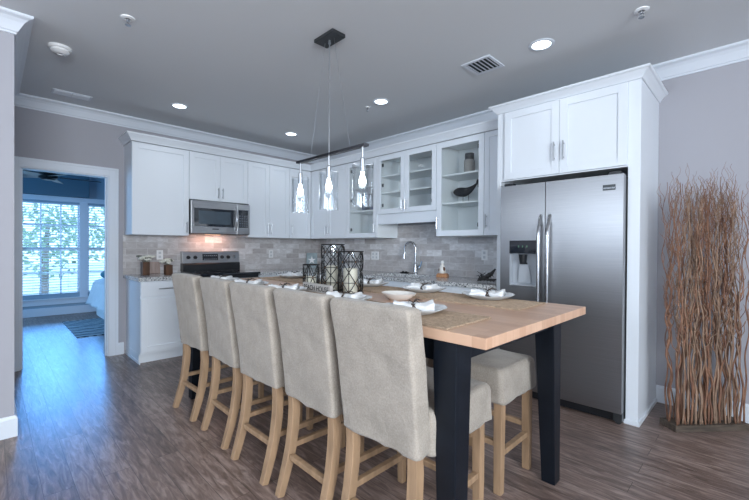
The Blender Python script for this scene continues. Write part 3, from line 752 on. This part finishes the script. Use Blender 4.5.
# ================================================================= TABLE SETTING
def make_mat():
    bm = BM(); n = 26; hx, hy = .245, .165
    add_box(bm, (-hx, -hy, 0.0005), (hx, hy, .004)); rnd = random.Random(3)
    for i in range(34):
        y = -hy+(i+.5)*2*hy/34
        add_tube(bm, [(-hx-.003*rnd.random(), y, .0042), (0, y+.001*rnd.random(), .0046), (hx+.003*rnd.random(), y, .0042)], .0038, 6)
    return obj('placemat', bm, JUTE)
def make_plate():
    bm = BM()
    prof = [(0, .0005), (.075, .0005), (.085, .004), (.110, .012), (.143, .026), (.147, .029), (.143, .030), (.108, .0185), (.082, .0095), (.07, .008), (0, .008)]
    add_lathe(bm, prof, seg=40)
    for v in bm.verts:
        r = math.hypot(v.co.x, v.co.y); a = math.atan2(v.co.y, v.co.x)
        if r > .1: v.co.z += .002*math.sin(8*a)
    return obj('dinner_plate', bm, CERAM, smooth='auto')
def make_napkin(seed):
    # gathered cloth: two fanned halves pulled through a ring
    bm = BM(); n, m = 24, 26; rows = []
    for i in range(n+1):
        u = -1+2*i/n; wv = .018+.062*abs(u)**.8; row = []
        for j in range(m):
            a = 2*PI*j/m
            fold = 1+.22*math.sin(5*a+seed+u*2)*abs(u)+.10*noise.noise(Vector((u*3, math.cos(a), math.sin(a)+seed)))
            row.append((u*.088, wv*.8*math.cos(a)*fold, .018+(.012+.010*abs(u))*math.sin(a)*fold+.005*abs(u)**2+.003*math.sin(u*9+seed)))
        zmin = min(p[2] for p in row)
        row = [(p[0], p[1], max(p[2], .0015)) for p in row]
        rows.append(row)
    add_loft(bm, rows)
    return obj('napkin', bm, NAPK, smooth=True)
def make_ring():
    bm = BM(); rnd = random.Random(5)
    for k in range(3):
        pts = [(.004*math.sin(3*a+k*2)+.005*(k-1), .021*math.cos(a), .017+.013*math.sin(a)) for a in [2*PI*i/20 for i in range(21)]]
        add_tube(bm, pts, .0032, 6, False)
    for k in range(5):
        a = rnd.uniform(-1, 1); add_tube(bm, [(0, 0, .037), (.02*a, .03*math.sin(k*2), .045+.006*rnd.random()), (.035*a+.01, .045*math.sin(k*2), .040)], [.003, .0025, .001], 5)
    return obj('napkin_ring', bm, ROPE, smooth=True)
wh = ['at the refrigerator end', 'second from the refrigerator end', 'in the middle', 'second from the stove end', 'at the stove end']
far = [(4.14, -1.87), (3.635, -1.865), (3.13, -1.87), (2.625, -1.87), (2.12, -1.87)]
near = [(4.155, -2.485), (3.66, -2.50), (3.08, -2.505), (2.60, -2.50), (2.15, -2.50)]
m0 = p0 = n0 = r0 = None; H = TZ+.0002
for side, lst in (('far', far), ('near', near)):
    for i, (x, y) in enumerate(lst):
        if m0 is None:
            m0 = make_mat(); p0 = make_plate(); r0 = make_ring(); n0 = make_napkin(0); cs = [m0, p0, n0, r0]
        else: cs = [copy_tree(k) for k in (m0, p0, n0, r0)]
        a = R([2, -3, 4, 0, -2][i]); na = R([15, -10, 20, 8, -15][i])+ (0 if side == 'far' else R(25))
        dx = -.04 if i == 0 else 0
        for k, (o, z, lb, ct, gr) in enumerate(zip(cs, (H, H+.0085, H+.017, H+.017),
                ('woven jute placemat', 'round white dinner plate', 'gathered white cloth napkin', 'dark twine napkin ring'), ('placemat', 'plate', 'napkin', 'napkin ring'),
                ('jute placemats on the table', 'white plates on the placemats', 'napkins on the plates', 'napkin rings round the napkins'))):
            o.location = (x+(dx if k else 0), y+(.07 if (k and side == 'far') else (.0 if k else 0)), z)
            o.rotation_euler = (0, 0, [a*.3, 0, na, na][k])
            tag(o, '%s on the %s side of the table, %s' % (lb, side, wh[i]), ct, gr)
# oval dish
bm = BM(); add_lathe(bm, [(0, 0), (.055, 0), (.075, .012), (.105, .036), (.108, .04), (.104, .041), (.072, .02), (.05, .008), (0, .006)], (0, 0, 0), 40, 1.0, .8)
o = obj('serving_dish', bm, CREAM, smooth='auto', loc=(3.745, -2.165, H)); tag(o, 'shallow cream serving dish in the middle of the table behind the nearest chairs', 'dish')
# lanterns
def lantern(x, y, r, h, cols, rows, cr, chh, lb, clb):
    t = thing('candle_lantern', lb, 'lantern', (x, y, H), .2, 'wire lanterns clustered on the table')
    bm = BM()
    def P(a, z, rr=r): return (rr*math.cos(a), rr*math.sin(a), z)
    def arc(a0, a1, z0, z1, n=5): return [P(a0+(a1-a0)*i/n, z0+(z1-z0)*i/n) for i in range(n+1)]
    wr = .0030
    for z in (.004, h-.003):
        add_tube(bm, [P(2*PI*i/36, z) for i in range(37)], wr*1.3, 6, False)
    for c in range(cols):
        a0 = 2*PI*c/cols; a1 = 2*PI*(c+1)/cols; am = (a0+a1)/2
        add_tube(bm, [P(a0, .004), P(a0, h-.003)], wr, 5)
        for k in range(rows):
            z0 = .004+(h-.007)*k/rows; z1 = .004+(h-.007)*(k+1)/rows; zm = (z0+z1)/2
            add_tube(bm, arc(a0, a1, z0, z1), wr, 5); add_tube(bm, arc(a0, a1, z1, z0), wr, 5)
            add_tube(bm, arc(a0, a1, zm, zm), wr*.8, 5)
    obj('wire_frame', bm, IRON, t, smooth=True)
    bm = BM()
    for c in range(cols):
        for k in range(rows):
            a = 2*PI*(c+.5)/cols; z = .004+(h-.007)*(k+.5)/rows
            add_sphere(bm, P(a, z), .0042, (1, 1, 1), 8, 6)
    obj('solder_joint', bm, BRONZE, t, smooth=True)
    bm = BM(); ri = r-.006
    add_lathe(bm, [(0, .001), (ri, .001), (ri, h-.004), (ri-.0025, h-.004), (ri-.0025, .004), (0, .004)], seg=36); obj('glass_cylinder', bm, GLASS, t, smooth='auto')
    bm = BM(); add_lathe(bm, [(0, 0), (cr, 0), (cr, chh-.004), (cr-.004, chh), (cr*.6, chh-.003), (0, chh-.004)], seg=28); add_tube(bm, [(0, 0, chh-.005), (.002, 0, chh+.010)], .0012, 5)
    c = obj('pillar_candle', bm, WAX, smooth='auto', loc=(x, y, H+.0045)); tag(c, clb, 'candle', 'cream candles inside the lanterns')
lantern(3.312, -2.150, .082, .272, 6, 2, .046, .155, 'black wire lantern nearest the camera, right of the cluster on the table', 'cream pillar candle inside the right-hand wire lantern')
lantern(3.098, -2.125, .080, .318, 6, 3, .045, .165, 'tallest black wire lantern, middle of the cluster on the table', 'cream pillar candle inside the tallest wire lantern')
lantern(2.998, -2.235, .056, .178, 5, 1, .035, .09, 'small squat black wire lantern at the left of the cluster on the table', 'short cream candle inside the small squat lantern')
# sign
t = thing('wooden_sign', 'small whitewashed wooden sign reading BEACH HOUSE in front of the lanterns', 'sign', (3.175, -2.315, H), R(-6))
boxo('board', (-.17, -.012, 0), (.17, .012, .060), SIGNW, t, .0015)
text('BEACH HOUSE', .046, INK, t, (0, -.0125, .030), (PI/2, 0, 0), .0006, 'lettering', 1.02)

# ================================================================= PENDANT LIGHT
PXc, PY, PZ = 3.035, -2.115, 1.898
t = thing('pendant_light', 'linear three-lamp pendant with clear glass cylinders hanging over the table', 'pendant light', (PXc, PY, CH))
zb = PZ-CH
bm = BM(); add_box(bm, (-.105, -.058, -.026), (.105, .058, -.0005)); obj('canopy', bm, DARKST, t, .004)
bm = BM(); add_tube(bm, [(0, 0, -.026), (0, 0, zb+.012)], .0045, 8); add_tube(bm, [(0, 0, -.05), (0, 0, -.026)], .010, 12); obj('stem', bm, NICKEL, t, smooth='auto')
for s in (-1, 1):
    bm = BM(); add_tube(bm, [(s*.05, 0, -.026), (s*.225, 0, zb+.010)], .0012, 5); obj('suspension_wire', bm, NICKEL, t)
bm = BM(); add_box(bm, (-.388, -.019, zb-.006), (.388, .019, zb+.012)); obj('bar', bm, pm('bar_metal', (.20, .20, .21), .25, 1, var=.1), t, .002)
BULB = emis('bulb_glow', (.92, .96, 1), 13)
for dx in (-.352, 0, .348):
    bm = BM(); add_tube(bm, [(dx, 0, zb-.004), (dx, 0, zb-.075)], .006, 10); add_lathe(bm, [(0, zb-.075), (.010, zb-.075), (.017, zb-.082), (.018, zb-.16), (.014, zb-.165), (0, zb-.165)], (dx, 0, 0), 20)
    for a in range(3): add_tube(bm, [(dx, 0, zb-.12), (dx+.074*math.cos(a*2*PI/3+.4), .074*math.sin(a*2*PI/3+.4), zb-.12)], .0028, 6)
    sk = obj('lamp_holder', bm, NICKEL, t, smooth='auto')
    bm = BM(); r = .068; z0, z1 = zb-.385, zb-.125
    add_lathe(bm, [(r, z0), (r, z1), (r-.004, z1), (r-.004, z0), (r, z0)], (dx, 0, 0), 40); obj('glass_shade', bm, PGLASS, t, smooth='auto')
    bm = BM(); add_lathe(bm, [(0, zb-.165), (.010, zb-.166), (.011, zb-.178), (.016, zb-.198), (.023, zb-.220), (.023, zb-.236), (.015, zb-.250), (0, zb-.255)], (dx, 0, 0), 20); obj('bulb', bm, BULB, sk, smooth=True)

# ================================================================= CEILING FITTINGS
CANG = emis('downlight_glow', (.86, .95, 1), 5)
def can(x, y, lb, pw=6):
    t = thing('recessed_light', lb, 'ceiling light', (x, y, CH), 0, 'round recessed ceiling lights')
    bm = BM(); add_lathe(bm, [(.062, -.0005), (.088, -.0005), (.088, -.004), (.078, -.007), (.066, -.006), (.062, -.0005)], seg=36); obj('trim_ring', bm, TRIM, t, smooth='auto')
    bm = BM(); add_lathe(bm, [(0, -.0035), (.0615, -.003), (.0615, -.0008), (0, -.0008)], seg=32); obj('lens', bm, CANG, t)
    l = bpy.data.lights.new('downlight', 'SPOT'); l.energy = pw; l.spot_size = R(140); l.spot_blend = .8; l.color = (.85, .93, 1); l.shadow_soft_size = .06
    lo = bpy.data.objects.new('downlight', l); col.objects.link(lo); lo.location = (x, y, CH-.02)
can(.84, -2.39, 'round recessed ceiling light above the microwave end of the room')
can(.82, -1.007, 'round recessed ceiling light nearest the room corner')
can(2.455, -.995, 'round recessed ceiling light above the sink side of the table')
can(4.055, -.97, 'largest-looking recessed ceiling light, in front of the refrigerator', 3)
can(4.0, -5.6, 'unseen fill downlight added in the living area behind the kitchen, near the entry wall', 45)  # added out of view to brighten the rear wall and fill the room
can(6.6, -5.6, 'unseen fill downlight added at the far corner of the living area', 45)  # second added fill light, also out of view
t = thing('smoke_detector', 'white round smoke detector on the ceiling near the entry wall corner', 'smoke detector', (1.48, -3.44, CH))
bm = BM(); add_lathe(bm, [(0, -.0005), (.072, -.0005), (.072, -.014), (.066, -.020), (0, -.020)], seg=36); obj('base', bm, CERAM, t, smooth='auto')
bm = BM(); add_lathe(bm, [(0, -.0205), (.058, -.0205), (.058, -.034), (.045, -.046), (.018, -.050), (.016, -.046), (0, -.046)], seg=36); obj('cover', bm, CERAM, t, smooth='auto')
def sprinkler(x, y, s, lb):
    t = thing('fire_sprinkler', lb, 'sprinkler', (x, y, CH), 0, 'ceiling fire sprinklers')
    bm = BM(); add_lathe(bm, [(.018*s, -.0005), (.042*s, -.0005), (.040*s, -.006), (.020*s, -.010), (.018*s, -.0005)], seg=28); obj('escutcheon', bm, CERAM, t, smooth='auto')
    bm = BM(); add_tube(bm, [(0, 0, -.0005), (0, 0, -.022)], .010*s, 12); add_tube(bm, [(.011*s, 0, -.02), (.012*s, 0, -.038), (0, 0, -.045)], .0022, 6); add_tube(bm, [(-.011*s, 0, -.02), (-.012*s, 0, -.038), (0, 0, -.045)], .0022, 6)
    add_lathe(bm, [(0, -.045), (.017*s, -.045), (.017*s, -.048), (0, -.048)], seg=16); obj('head', bm, CHROME, t, smooth='auto')
sprinkler(2.275, -3.175, 1, 'ceiling sprinkler at the top left of the room, right of the smoke detector')
sprinkler(4.66, -.95, 1, 'ceiling sprinkler at the top right, in front of the refrigerator')
sprinkler(2.245, -.985, .6, 'tiny ceiling sprinkler beside the middle recessed light')
t = thing('ceiling_vent', 'slim white rectangular vent on the ceiling near the doorway wall', 'vent', (.40, -3.24, CH))
bm = BM(); add_box(bm, (-.075, -.155, -.006), (.075, .155, -.0005)); obj('frame', bm, TRIM, t, .002)
bm = BM()
for k in range(6): add_box(bm, (-.058+.02*k, -.138, -.010), (-.048+.02*k, -.004, -.0062)); add_box(bm, (-.058+.02*k, .004, -.010), (-.048+.02*k, .138, -.0062))
obj('louvre', bm, TRIM, t)
t = thing('supply_grille', 'square white louvred air grille on the ceiling left of the refrigerator light', 'vent', (3.59, -.98, CH))
bm = BM(); s = .125
for lo, hi in (((-s, -s, -.008), (s, -s+.025, -.0005)), ((-s, s-.025, -.008), (s, s, -.0005)), ((-s, -s+.025, -.008), (-s+.025, s-.025, -.0005)), ((s-.025, -s+.025, -.008), (s, s-.025, -.0005))): add_box(bm, lo, hi)
obj('frame', bm, TRIM, t, .002)
boxo('duct', (-s+.026, -s+.026, -.0022), (s-.026, s-.026, -.0006), pm('vent_dark', (.02, .03, .035), .8, var=.1), t, 0)
bm = BM()
for k in range(6):
    x = -s+.040+k*.034; add_hex(bm, [(x-.011, -s+.026, -.004), (x+.009, -s+.026, -.012), (x+.009, s-.026, -.012), (x-.011, s-.026, -.004)], [(x-.011, -s+.026, -.0025), (x+.009, -s+.026, -.0105), (x+.009, s-.026, -.0105), (x-.011, s-.026, -.0025)])
obj('louvre', bm, TRIM, t)

# ================================================================= COUNTER AND SHELF ITEMS
def outlet(loc, rz, lb, gang=1):
    t = thing('wall_outlet', lb, 'outlet', loc, rz, 'white wall outlets and switches')
    wd = .036*gang
    bm = BM(); add_box(bm, (-wd, -.006, -.058), (wd, -.0005, .058)); obj('cover_plate', bm, CERAM, t, .002)
    bm = BM()
    for gk in range(gang):
        cx = (gk-(gang-1)/2)*.068
        for z in (-.024, .024): add_box(bm, (cx-.014, -.0075, z-.014), (cx+.014, -.0062, z+.014))
    obj('socket', bm, pm('outlet_face', (.55, .57, .6), .4, var=.05), t)
outlet((.010, -2.342, 1.14), AR, 'white wall outlet above the two brown vases')
outlet((.010, -.83, 1.14), AR, 'white wall outlet between the stove and the corner')
outlet((1.34, YB-.012, 1.13), 0, 'white double wall plate left of the faucet', 2)
outlet((3.045, YB-.012, 1.17), 0, 'white wall outlet between the faucet and the refrigerator')
# faucet
t = thing('kitchen_faucet', 'tall chrome gooseneck pull-down faucet behind the sink', 'faucet', (2.135, -.03, .9152), R(195))
bm = BM(); add_lathe(bm, [(0, 0), (.034, 0), (.034, .008), (.027, .016), (.024, .03), (.024, .12), (.016, .145), (0, .145)], seg=24); obj('base', bm, CHROME, t, smooth='auto')
pts = [(0, 0, .14), (0, 0, .24), (0, 0, .30)]+[(.075-.075*math.cos(a), 0, .315+.085*math.sin(a)) for a in [PI*i/12 for i in range(0, 13)]]+[(.152, 0, .27)]
bm = BM(); add_tube(bm, pts, .0135, 12); obj('spout', bm, CHROME, t, smooth='auto')
bm = BM(); add_tube(bm, [(.152, 0, .27), (.156, 0, .245), (.160, 0, .19)], [.013, .017, .019], 14); obj('spray_head', bm, CHROME, t, smooth='auto')
bm = BM(); add_tube(bm, [(0, 0, .075), (-.055, 0, .078)], .019, 14); add_tube(bm, [(-.052, 0, .075), (-.080, .006, .12), (-.092, .010, .165)], [.014, .010, .009], 10); obj('lever', bm, CHROME, t, smooth='auto')
# scrubber dish
t = thing('scrubber_dish', 'small black dish with scrubbers on the counter left of the faucet', 'dish', (1.955, -.03, .9152))
bm = BM(); add_lathe(bm, [(0, 0), (.045, 0), (.055, .014), (.051, .014), (.043, .004), (0, .004)], seg=24, sx=1.3); obj('dish', bm, BLACKP, t, smooth='auto')
bm = BM(); add_sphere(bm, (-.025, 0, .018), .018, (1, 1, .75)); add_sphere(bm, (.028, 0, .017), .017, (1.2, 1, .7)); obj('scrubber', bm, IRON, t, smooth=True)
# figurine on a wooden block
t = thing('wooden_stand', 'small orange-brown wooden stand on the counter right of the faucet', 'stand', (2.665, -.20, .9152), R(20))
bm = BM(); add_box(bm, (-.062, -.04, 0), (.062, .04, .035)); add_box(bm, (-.055, -.033, .0355), (.055, .033, .045)); obj('block', bm, ORANGEW, t, .004)
t = thing('figurine_bottle', 'small white bottle with dark patches standing on the wooden stand by the faucet', 'bottle', (2.662, -.20, .9605))
bm = BM(); add_lathe(bm, [(0, 0), (.034, 0), (.038, .02), (.036, .055), (.024, .085), (.014, .10), (.014, .112), (0, .112)], seg=24); obj('body', bm, CREAM, t, smooth='auto')
bm = BM(); add_sphere(bm, (.028, -.012, .05), .018, (1, .8, 1.3)); add_sphere(bm, (-.022, -.02, .038), .017, (1, .8, 1.4)); obj('patch', bm, VASEW, t, smooth=True)
bm = BM(); add_lathe(bm, [(0, .1125), (.019, .1125), (.021, .125), (.016, .14), (0, .144)], seg=18); obj('stopper', bm, CERAM, t, smooth='auto')
# driftwood
bm = BM(); rnd = random.Random(11)
add_tube(bm, [(-.10, 0, .022), (-.05, .01, .035), (.0, 0, .05), (.05, -.01, .085), (.085, 0, .13)], [.012, .020, .022, .018, .007], 8)
add_tube(bm, [(-.09, -.02, .012), (-.02, -.03, .025), (.06, -.01, .02), (.10, .0, .03)], [.010, .012, .012, .006], 8)
add_tube(bm, [(-.06, .01, .03), (-.075, .0, .06), (-.06, -.01, .075)], [.012, .008, .005], 7)
for k in range(9):
    x = rnd.uniform(-.08, .08); add_tube(bm, [(x, 0, .03+max(0, x)*.6), (x+rnd.uniform(-.03, .03), rnd.uniform(-.04, .03), .05+rnd.random()*.04), (x+rnd.uniform(-.04, .04), rnd.uniform(-.05, .03), .012+rnd.random()*.09)], [.007, .005, .002], 6)
for k in range(6): add_tube(bm, [(-.09+k*.035, -.02, .016), (-.095+k*.035, -.03, .0035)], [.005, .003], 5)
for v in bm.verts:
    v.co += Vector((noise.noise(v.co*40), noise.noise(v.co*40+Vector((5, 0, 0))), 0))*.004
    v.co.z = max(v.co.z, .0008)
o = obj('driftwood', bm, pm('dark_driftwood', (.05, .045, .045), .7, var=.5, vscale=25, bump=.3), smooth=True, loc=(3.29, -.33, .9152)); tag(o, 'dark gnarled driftwood ornament on the counter against the refrigerator panel', 'ornament')
# vases
def vase(x, y, h, seed, lb):
    t = thing('square_vase', lb, 'vase', (x, y, .9152), .05, 'brown wooden vases left of the stove')
    bm = BM(); a = .037
    for k, (lo, hi) in enumerate((((-a, -a, 0), (a, a, .008)), ((-a, -a, .0085), (a, -a+.008, h)), ((-a, a-.008, .0085), (a, a, h)), ((-a, -a+.008, .0085), (-a+.008, a-.008, h)), ((a-.008, -a+.008, .0085), (a, a-.008, h)))): add_box(bm, lo, hi)
    obj('vase_body', bm, VASEW, t, .002)
    rnd = random.Random(seed); bm = BM(); bm2 = BM(); bm3 = BM()
    for k in range(20):
        an = rnd.uniform(0, 2*PI); rr = rnd.uniform(.0, .085); p = Vector((rr*math.cos(an), rr*math.sin(an), h+.022+rnd.uniform(0, .045)))
        add_tube(bm3, [(p.x*.3, p.y*.3, .02), (p.x*.45, p.y*.45, h), tuple(p)], .0018, 5)
        tgt = bm if k % 4 < 3 else bm2
        r = rnd.uniform(.021, .030)
        add_sphere(tgt, p, r*.6, (1, 1, 1), 8, 6)
        for q in range(7):
            b = 2*PI*q/7; add_sphere(tgt, p+Vector((r*.75*math.cos(b), r*.75*math.sin(b), .002)), r*.45, (1, 1, .9), 6, 4)
    obj('flowers', bm, FLOW, t, smooth=True); obj('seed_heads', bm2, FLOWG, t, smooth=True); obj('stems', bm3, FLOWG, t)
vase(.25, -2.56, .15, 1, 'brown square vase of dried flowers, left one by the doorway end of the counter')
vase(.34, -2.345, .115, 2, 'brown square vase of dried flowers, right one next to the stove')
t = boxo('cutting_board', (-.006, -.095, 0), (.006, .095, .14), BOARD, None, .003); t.location = (.045, -2.44, .9162); t.rotation_euler = (0, R(-9), 0); tag(t, 'small square pinkish wooden board leaning on the tiles between the two brown vases', 'board')
# starfish canvas in the corner
t = thing('starfish_plaque', 'small square blue-grey plaque with a white starfish in the counter corner', 'plaque', (.125, -.165, .9162), R(48))
bm = BM(); add_box(bm, (-.085, -.012, 0), (.085, .012, .235)); obj('panel', bm, STARC, t, .003)
bm = BM(); pts = []
for k in range(10):
    a = PI/2+k*PI/5; r = .07 if k % 2 == 0 else .027; pts.append((r*math.cos(a), .12+r*math.sin(a)))
add_loft(bm, [[(x, -.0125, z) for x, z in pts], [(x*.92, -.020, .12+(z-.12)*.92) for x, z in pts]]); obj('starfish', bm, CERAM, t, .002)
# cabinet contents
t = thing('lidded_jar', 'grey stoneware jar with a black lid on the top shelf right of the sink', 'jar', (2.955, -.13, ZB+.648+.0185))
bm = BM(); add_lathe(bm, [(0, 0), (.054, 0), (.058, .01), (.058, .15), (.054, .16), (.045, .165), (0, .165)], seg=28); obj('jar_body', bm, GREYV, t, smooth='auto')
bm = BM(); add_lathe(bm, [(0, .1655), (.048, .1655), (.050, .17), (.050, .228), (.046, .232), (0, .23)], seg=28); obj('lid', bm, BLACKP, t, smooth='auto')
t = thing('whale_figurine', 'black whale figure on a thin stand in the glass cabinet right of the sink', 'figurine', (2.93, -.15, ZB+.345+.0185), 0)
bm = BM(); n = 24; rings = []
for i in range(n+1):
    u = i/n; x = -.165+.30*u
    rr = .052*math.sin(min(1, u*3.2)*PI/2)**.6*(1 if u < .4 else max(.22, 1-((u-.4)/.6)**1.6*.82)); rr = max(rr, .004)
    zc = .118+.012*(1-min(1, u*2))+(.085*max(0, (u-.5)/.5)**1.9)
    rings.append([(x, rr*.8*math.cos(a), zc+rr*math.sin(a)*(1.0 if math.sin(a) > 0 else .95)) for a in [2*PI*k/18 for k in range(18)]])
add_loft(bm, rings); obj('body', bm, pm('black_carved_wood', (.012, .013, .016), .45, var=.3, vscale=20, bump=.2), t, smooth=True)
bm = BM(); add_loft(bm, [[(.122, -.010, .208), (.140, -.010, .198), (.140, .010, .198), (.122, .010, .208)], [(.142, -.03, .226), (.158, -.028, .216), (.158, .028, .216), (.142, .03, .226)], [(.158, -.045, .238), (.166, -.04, .232), (.166, .04, .232), (.158, .045, .238)]]); obj('tail', bm, BLACKP, t, .002)
bm = BM()
for x in (-.04, .03): add_tube(bm, [(x, 0, .004), (x, 0, .085)], .0028, 8)
add_box(bm, (-.13, -.035, 0), (.10, .035, .006)); obj('stand', bm, IRON, t, .001)
# navy vessel left of sink
t = thing('navy_vessel', 'navy blue vessel on the shelf of the glass cabinet left of the sink', 'vase', (1.52, -.13, ZB+.345+.0185))
bm = BM(); add_lathe(bm, [(0, 0), (.05, 0), (.085, .03), (.10, .09), (.092, .17), (.06, .23), (.045, .26), (.05, .29), (.044, .29), (.038, .26), (0, .25)], seg=30); obj('body', bm, NAVYG, t, smooth='auto')
bm = BM(); add_box(bm, (-.15, -.09, -.0), (-.105, .09, .24)); o = obj('navy_book', bm, NAVYG, None, .003, loc=(1.50, -.13, ZB+.345+.0187)); tag(o, 'navy upright book beside the blue vessel in the glass cabinet left of the sink', 'book')

# ================================================================= TWIG SCREEN
t = thing('twig_screen', 'tall freestanding screen of curly brown twigs on a dark wooden base', 'decorative screen', (4.925, -.265, 0), R(49))
boxo('base', (-.27, -.07, 0), (.27, .07, .045), PLINTH, t, .003)
rnd = random.Random(42)
NT = 64
for k in range(NT):
    bm = BM(); row = k % 3; x = -.255+.51*(k+.5)/NT+rnd.uniform(-.008, .008); y = (-.045, 0, .04)[row]+rnd.uniform(-.012, .012)
    h = rnd.uniform(1.50, 1.74)
    ph, ph2, ph3 = rnd.uniform(0, 6.3), rnd.uniform(0, 6.3), rnd.uniform(0, 6.3); fq = rnd.uniform(15, 26); amp = rnd.uniform(.006, .011)
    dx, dy = rnd.uniform(-.07, .05), rnd.uniform(-.05, .04); r0 = rnd.uniform(.0048, .0078)
    if k < 4: dx = -rnd.uniform(.02, .05)
    pts = []; rad = []; n = 46
    for i in range(n+1):
        u = i/n; z = .0455+h*u; g_ = min(1, u*6)
        pts.append(Vector((x+dx*u+amp*g_*math.sin(fq*z+ph)+.014*g_*math.sin(5.3*z+ph2), y+dy*u+amp*g_*math.cos(fq*.9*z+ph2)+.010*g_*math.sin(6*z+ph3), z))); rad.append(r0*(1-.78*u))
    add_tube(bm, pts, rad, 6)
    for b in range(rnd.randint(8, 12)):
        i0 = int(n*(1-rnd.random()**1.5*.68)*.93); p = pts[i0]; L = rnd.uniform(.10, .30); an = rnd.uniform(0, 2*PI); sp_ = rnd.uniform(.03, .10); bp = []; br_ = []
        q1 = rnd.uniform(0, 6); q2 = rnd.uniform(26, 48); ca = rnd.uniform(.006, .012)
        for j in range(13):
            v = j/12; w_ = min(1, v*3)
            bp.append(Vector((p.x+sp_*v*math.cos(an)*.75+ca*w_*math.sin(q2*v*L*1.5+q1), p.y+sp_*v*math.sin(an)*.5+ca*w_*math.cos(q2*v*L*1.5+q1), min(p.z+L*v, 1.93)))); br_.append(max(.0013, rad[i0]*.7)*(1-.65*v)+.0003)
        add_tube(bm, bp, br_, 5)
    o = obj('twig', bm, TWIG if rnd.random() < .5 else TWIGG, t, smooth=True)

# ================================================================= BEDROOM CONTENTS
bm = BM(); add_box(bm, (-2.80, -2.98, 0.0002), (-1.29, -1.4, .008))
def rugmat():
    m, tt, b = nodes('patterned_rug'); tc = N(tt, 'ShaderNodeTexCoord'); mp = N(tt, 'ShaderNodeMapping'); mp.inputs['Scale'].default_value = (1.0, 3.2, 1); mp.inputs['Rotation'].default_value = (0, 0, .5)
    n = N(tt, 'ShaderNodeTexWave', i_Scale=2.2, i_Distortion=3.0); tt.links.new(tc.outputs['Object'], mp.inputs[0]); tt.links.new(mp.outputs[0], n.inputs['Vector'])
    cr = N(tt, 'ShaderNodeValToRGB'); cr.color_ramp.elements[0].color = (.02, .05, .09, 1); cr.color_ramp.elements[1].color = (.45, .55, .60, 1); cr.color_ramp.elements[0].position = .35; cr.color_ramp.elements[1].position = .6
    tt.links.new(n.outputs[0], cr.inputs[0]); tt.links.new(cr.outputs[0], b.inputs['Base Color']); b.inputs['Roughness'].default_value = .95
    return m
tag(obj('area_rug', bm, rugmat(), None, .002), 'dark rug with a pale wavy pattern on the bedroom floor', 'rug')
t = thing('bed', 'bed with white bedding standing under the bedroom window, partly behind the door frame', 'bed', (-2.4, -1.75, 0))
bm = BM(); add_box(bm, (-.75, -.72, .009), (.75, .9, .36)); obj('bed_skirt', bm, DUVET, t, .02)
bm = BM(); add_box(bm, (-.76, -.73, .365), (.76, .92, .60)); obj('mattress', bm, DUVET, t, .05)
rings = []
for k in range(13):
    u = k/12; z = .25+.42*u; fl = .10*(1-u)**1.5
    e = max(0, (u-.75)/.25); ins = .10*(1-math.sqrt(max(0, 1-e*e)))
    rg = rrect(-.80-fl+ins, .80+fl-ins, -.77-fl+ins, .95-ins, .12, z)
    rings.append([(p[0]+.025*math.sin(p[1]*15)*(1-u), p[1]+.03*math.sin(p[0]*13)*(1-u), p[2]) for p in rg])
bm = BM(); add_loft(bm, rings); obj('duvet', bm, DUVET, t, smooth=True)
bm = BM(); add_sphere(bm, (0, 0, 0), .24, (1.2, .9, .38), 24, 14)
o = obj('throw_pillow', bm, TEAL, smooth=True, loc=(-2.5, -2.30, .765)); tag(o, 'teal cushion on the corner of the white bed', 'pillow')
t = thing('ceiling_fan', 'dark ceiling fan in the bedroom, glimpsed under the door head', 'ceiling fan', (-2.0, -3.22, 2.8), R(20))
bm = BM(); add_tube(bm, [(0, 0, -.0005), (0, 0, -.50)], .015, 10); obj('downrod', bm, IRON, t)
bm = BM(); add_lathe(bm, [(0, -.50), (.06, -.50), (.11, -.53), (.11, -.59), (.07, -.62), (0, -.62)], seg=28); obj('motor', bm, IRON, t, smooth='auto')
for k in range(5):
    bm = BM(); a = 2*PI*k/5; vs = add_box(bm, (.12, -.065, -.575), (.62, .065, -.565)); bmesh.ops.rotate(bm, verts=vs, cent=(0, 0, -.57), matrix=Matrix.Rotation(.2, 3, 'X')); bmesh.ops.rotate(bm, verts=vs, cent=(0, 0, 0), matrix=Matrix.Rotation(a, 3, 'Z'))
    obj('blade', bm, DARKST, t, .002)
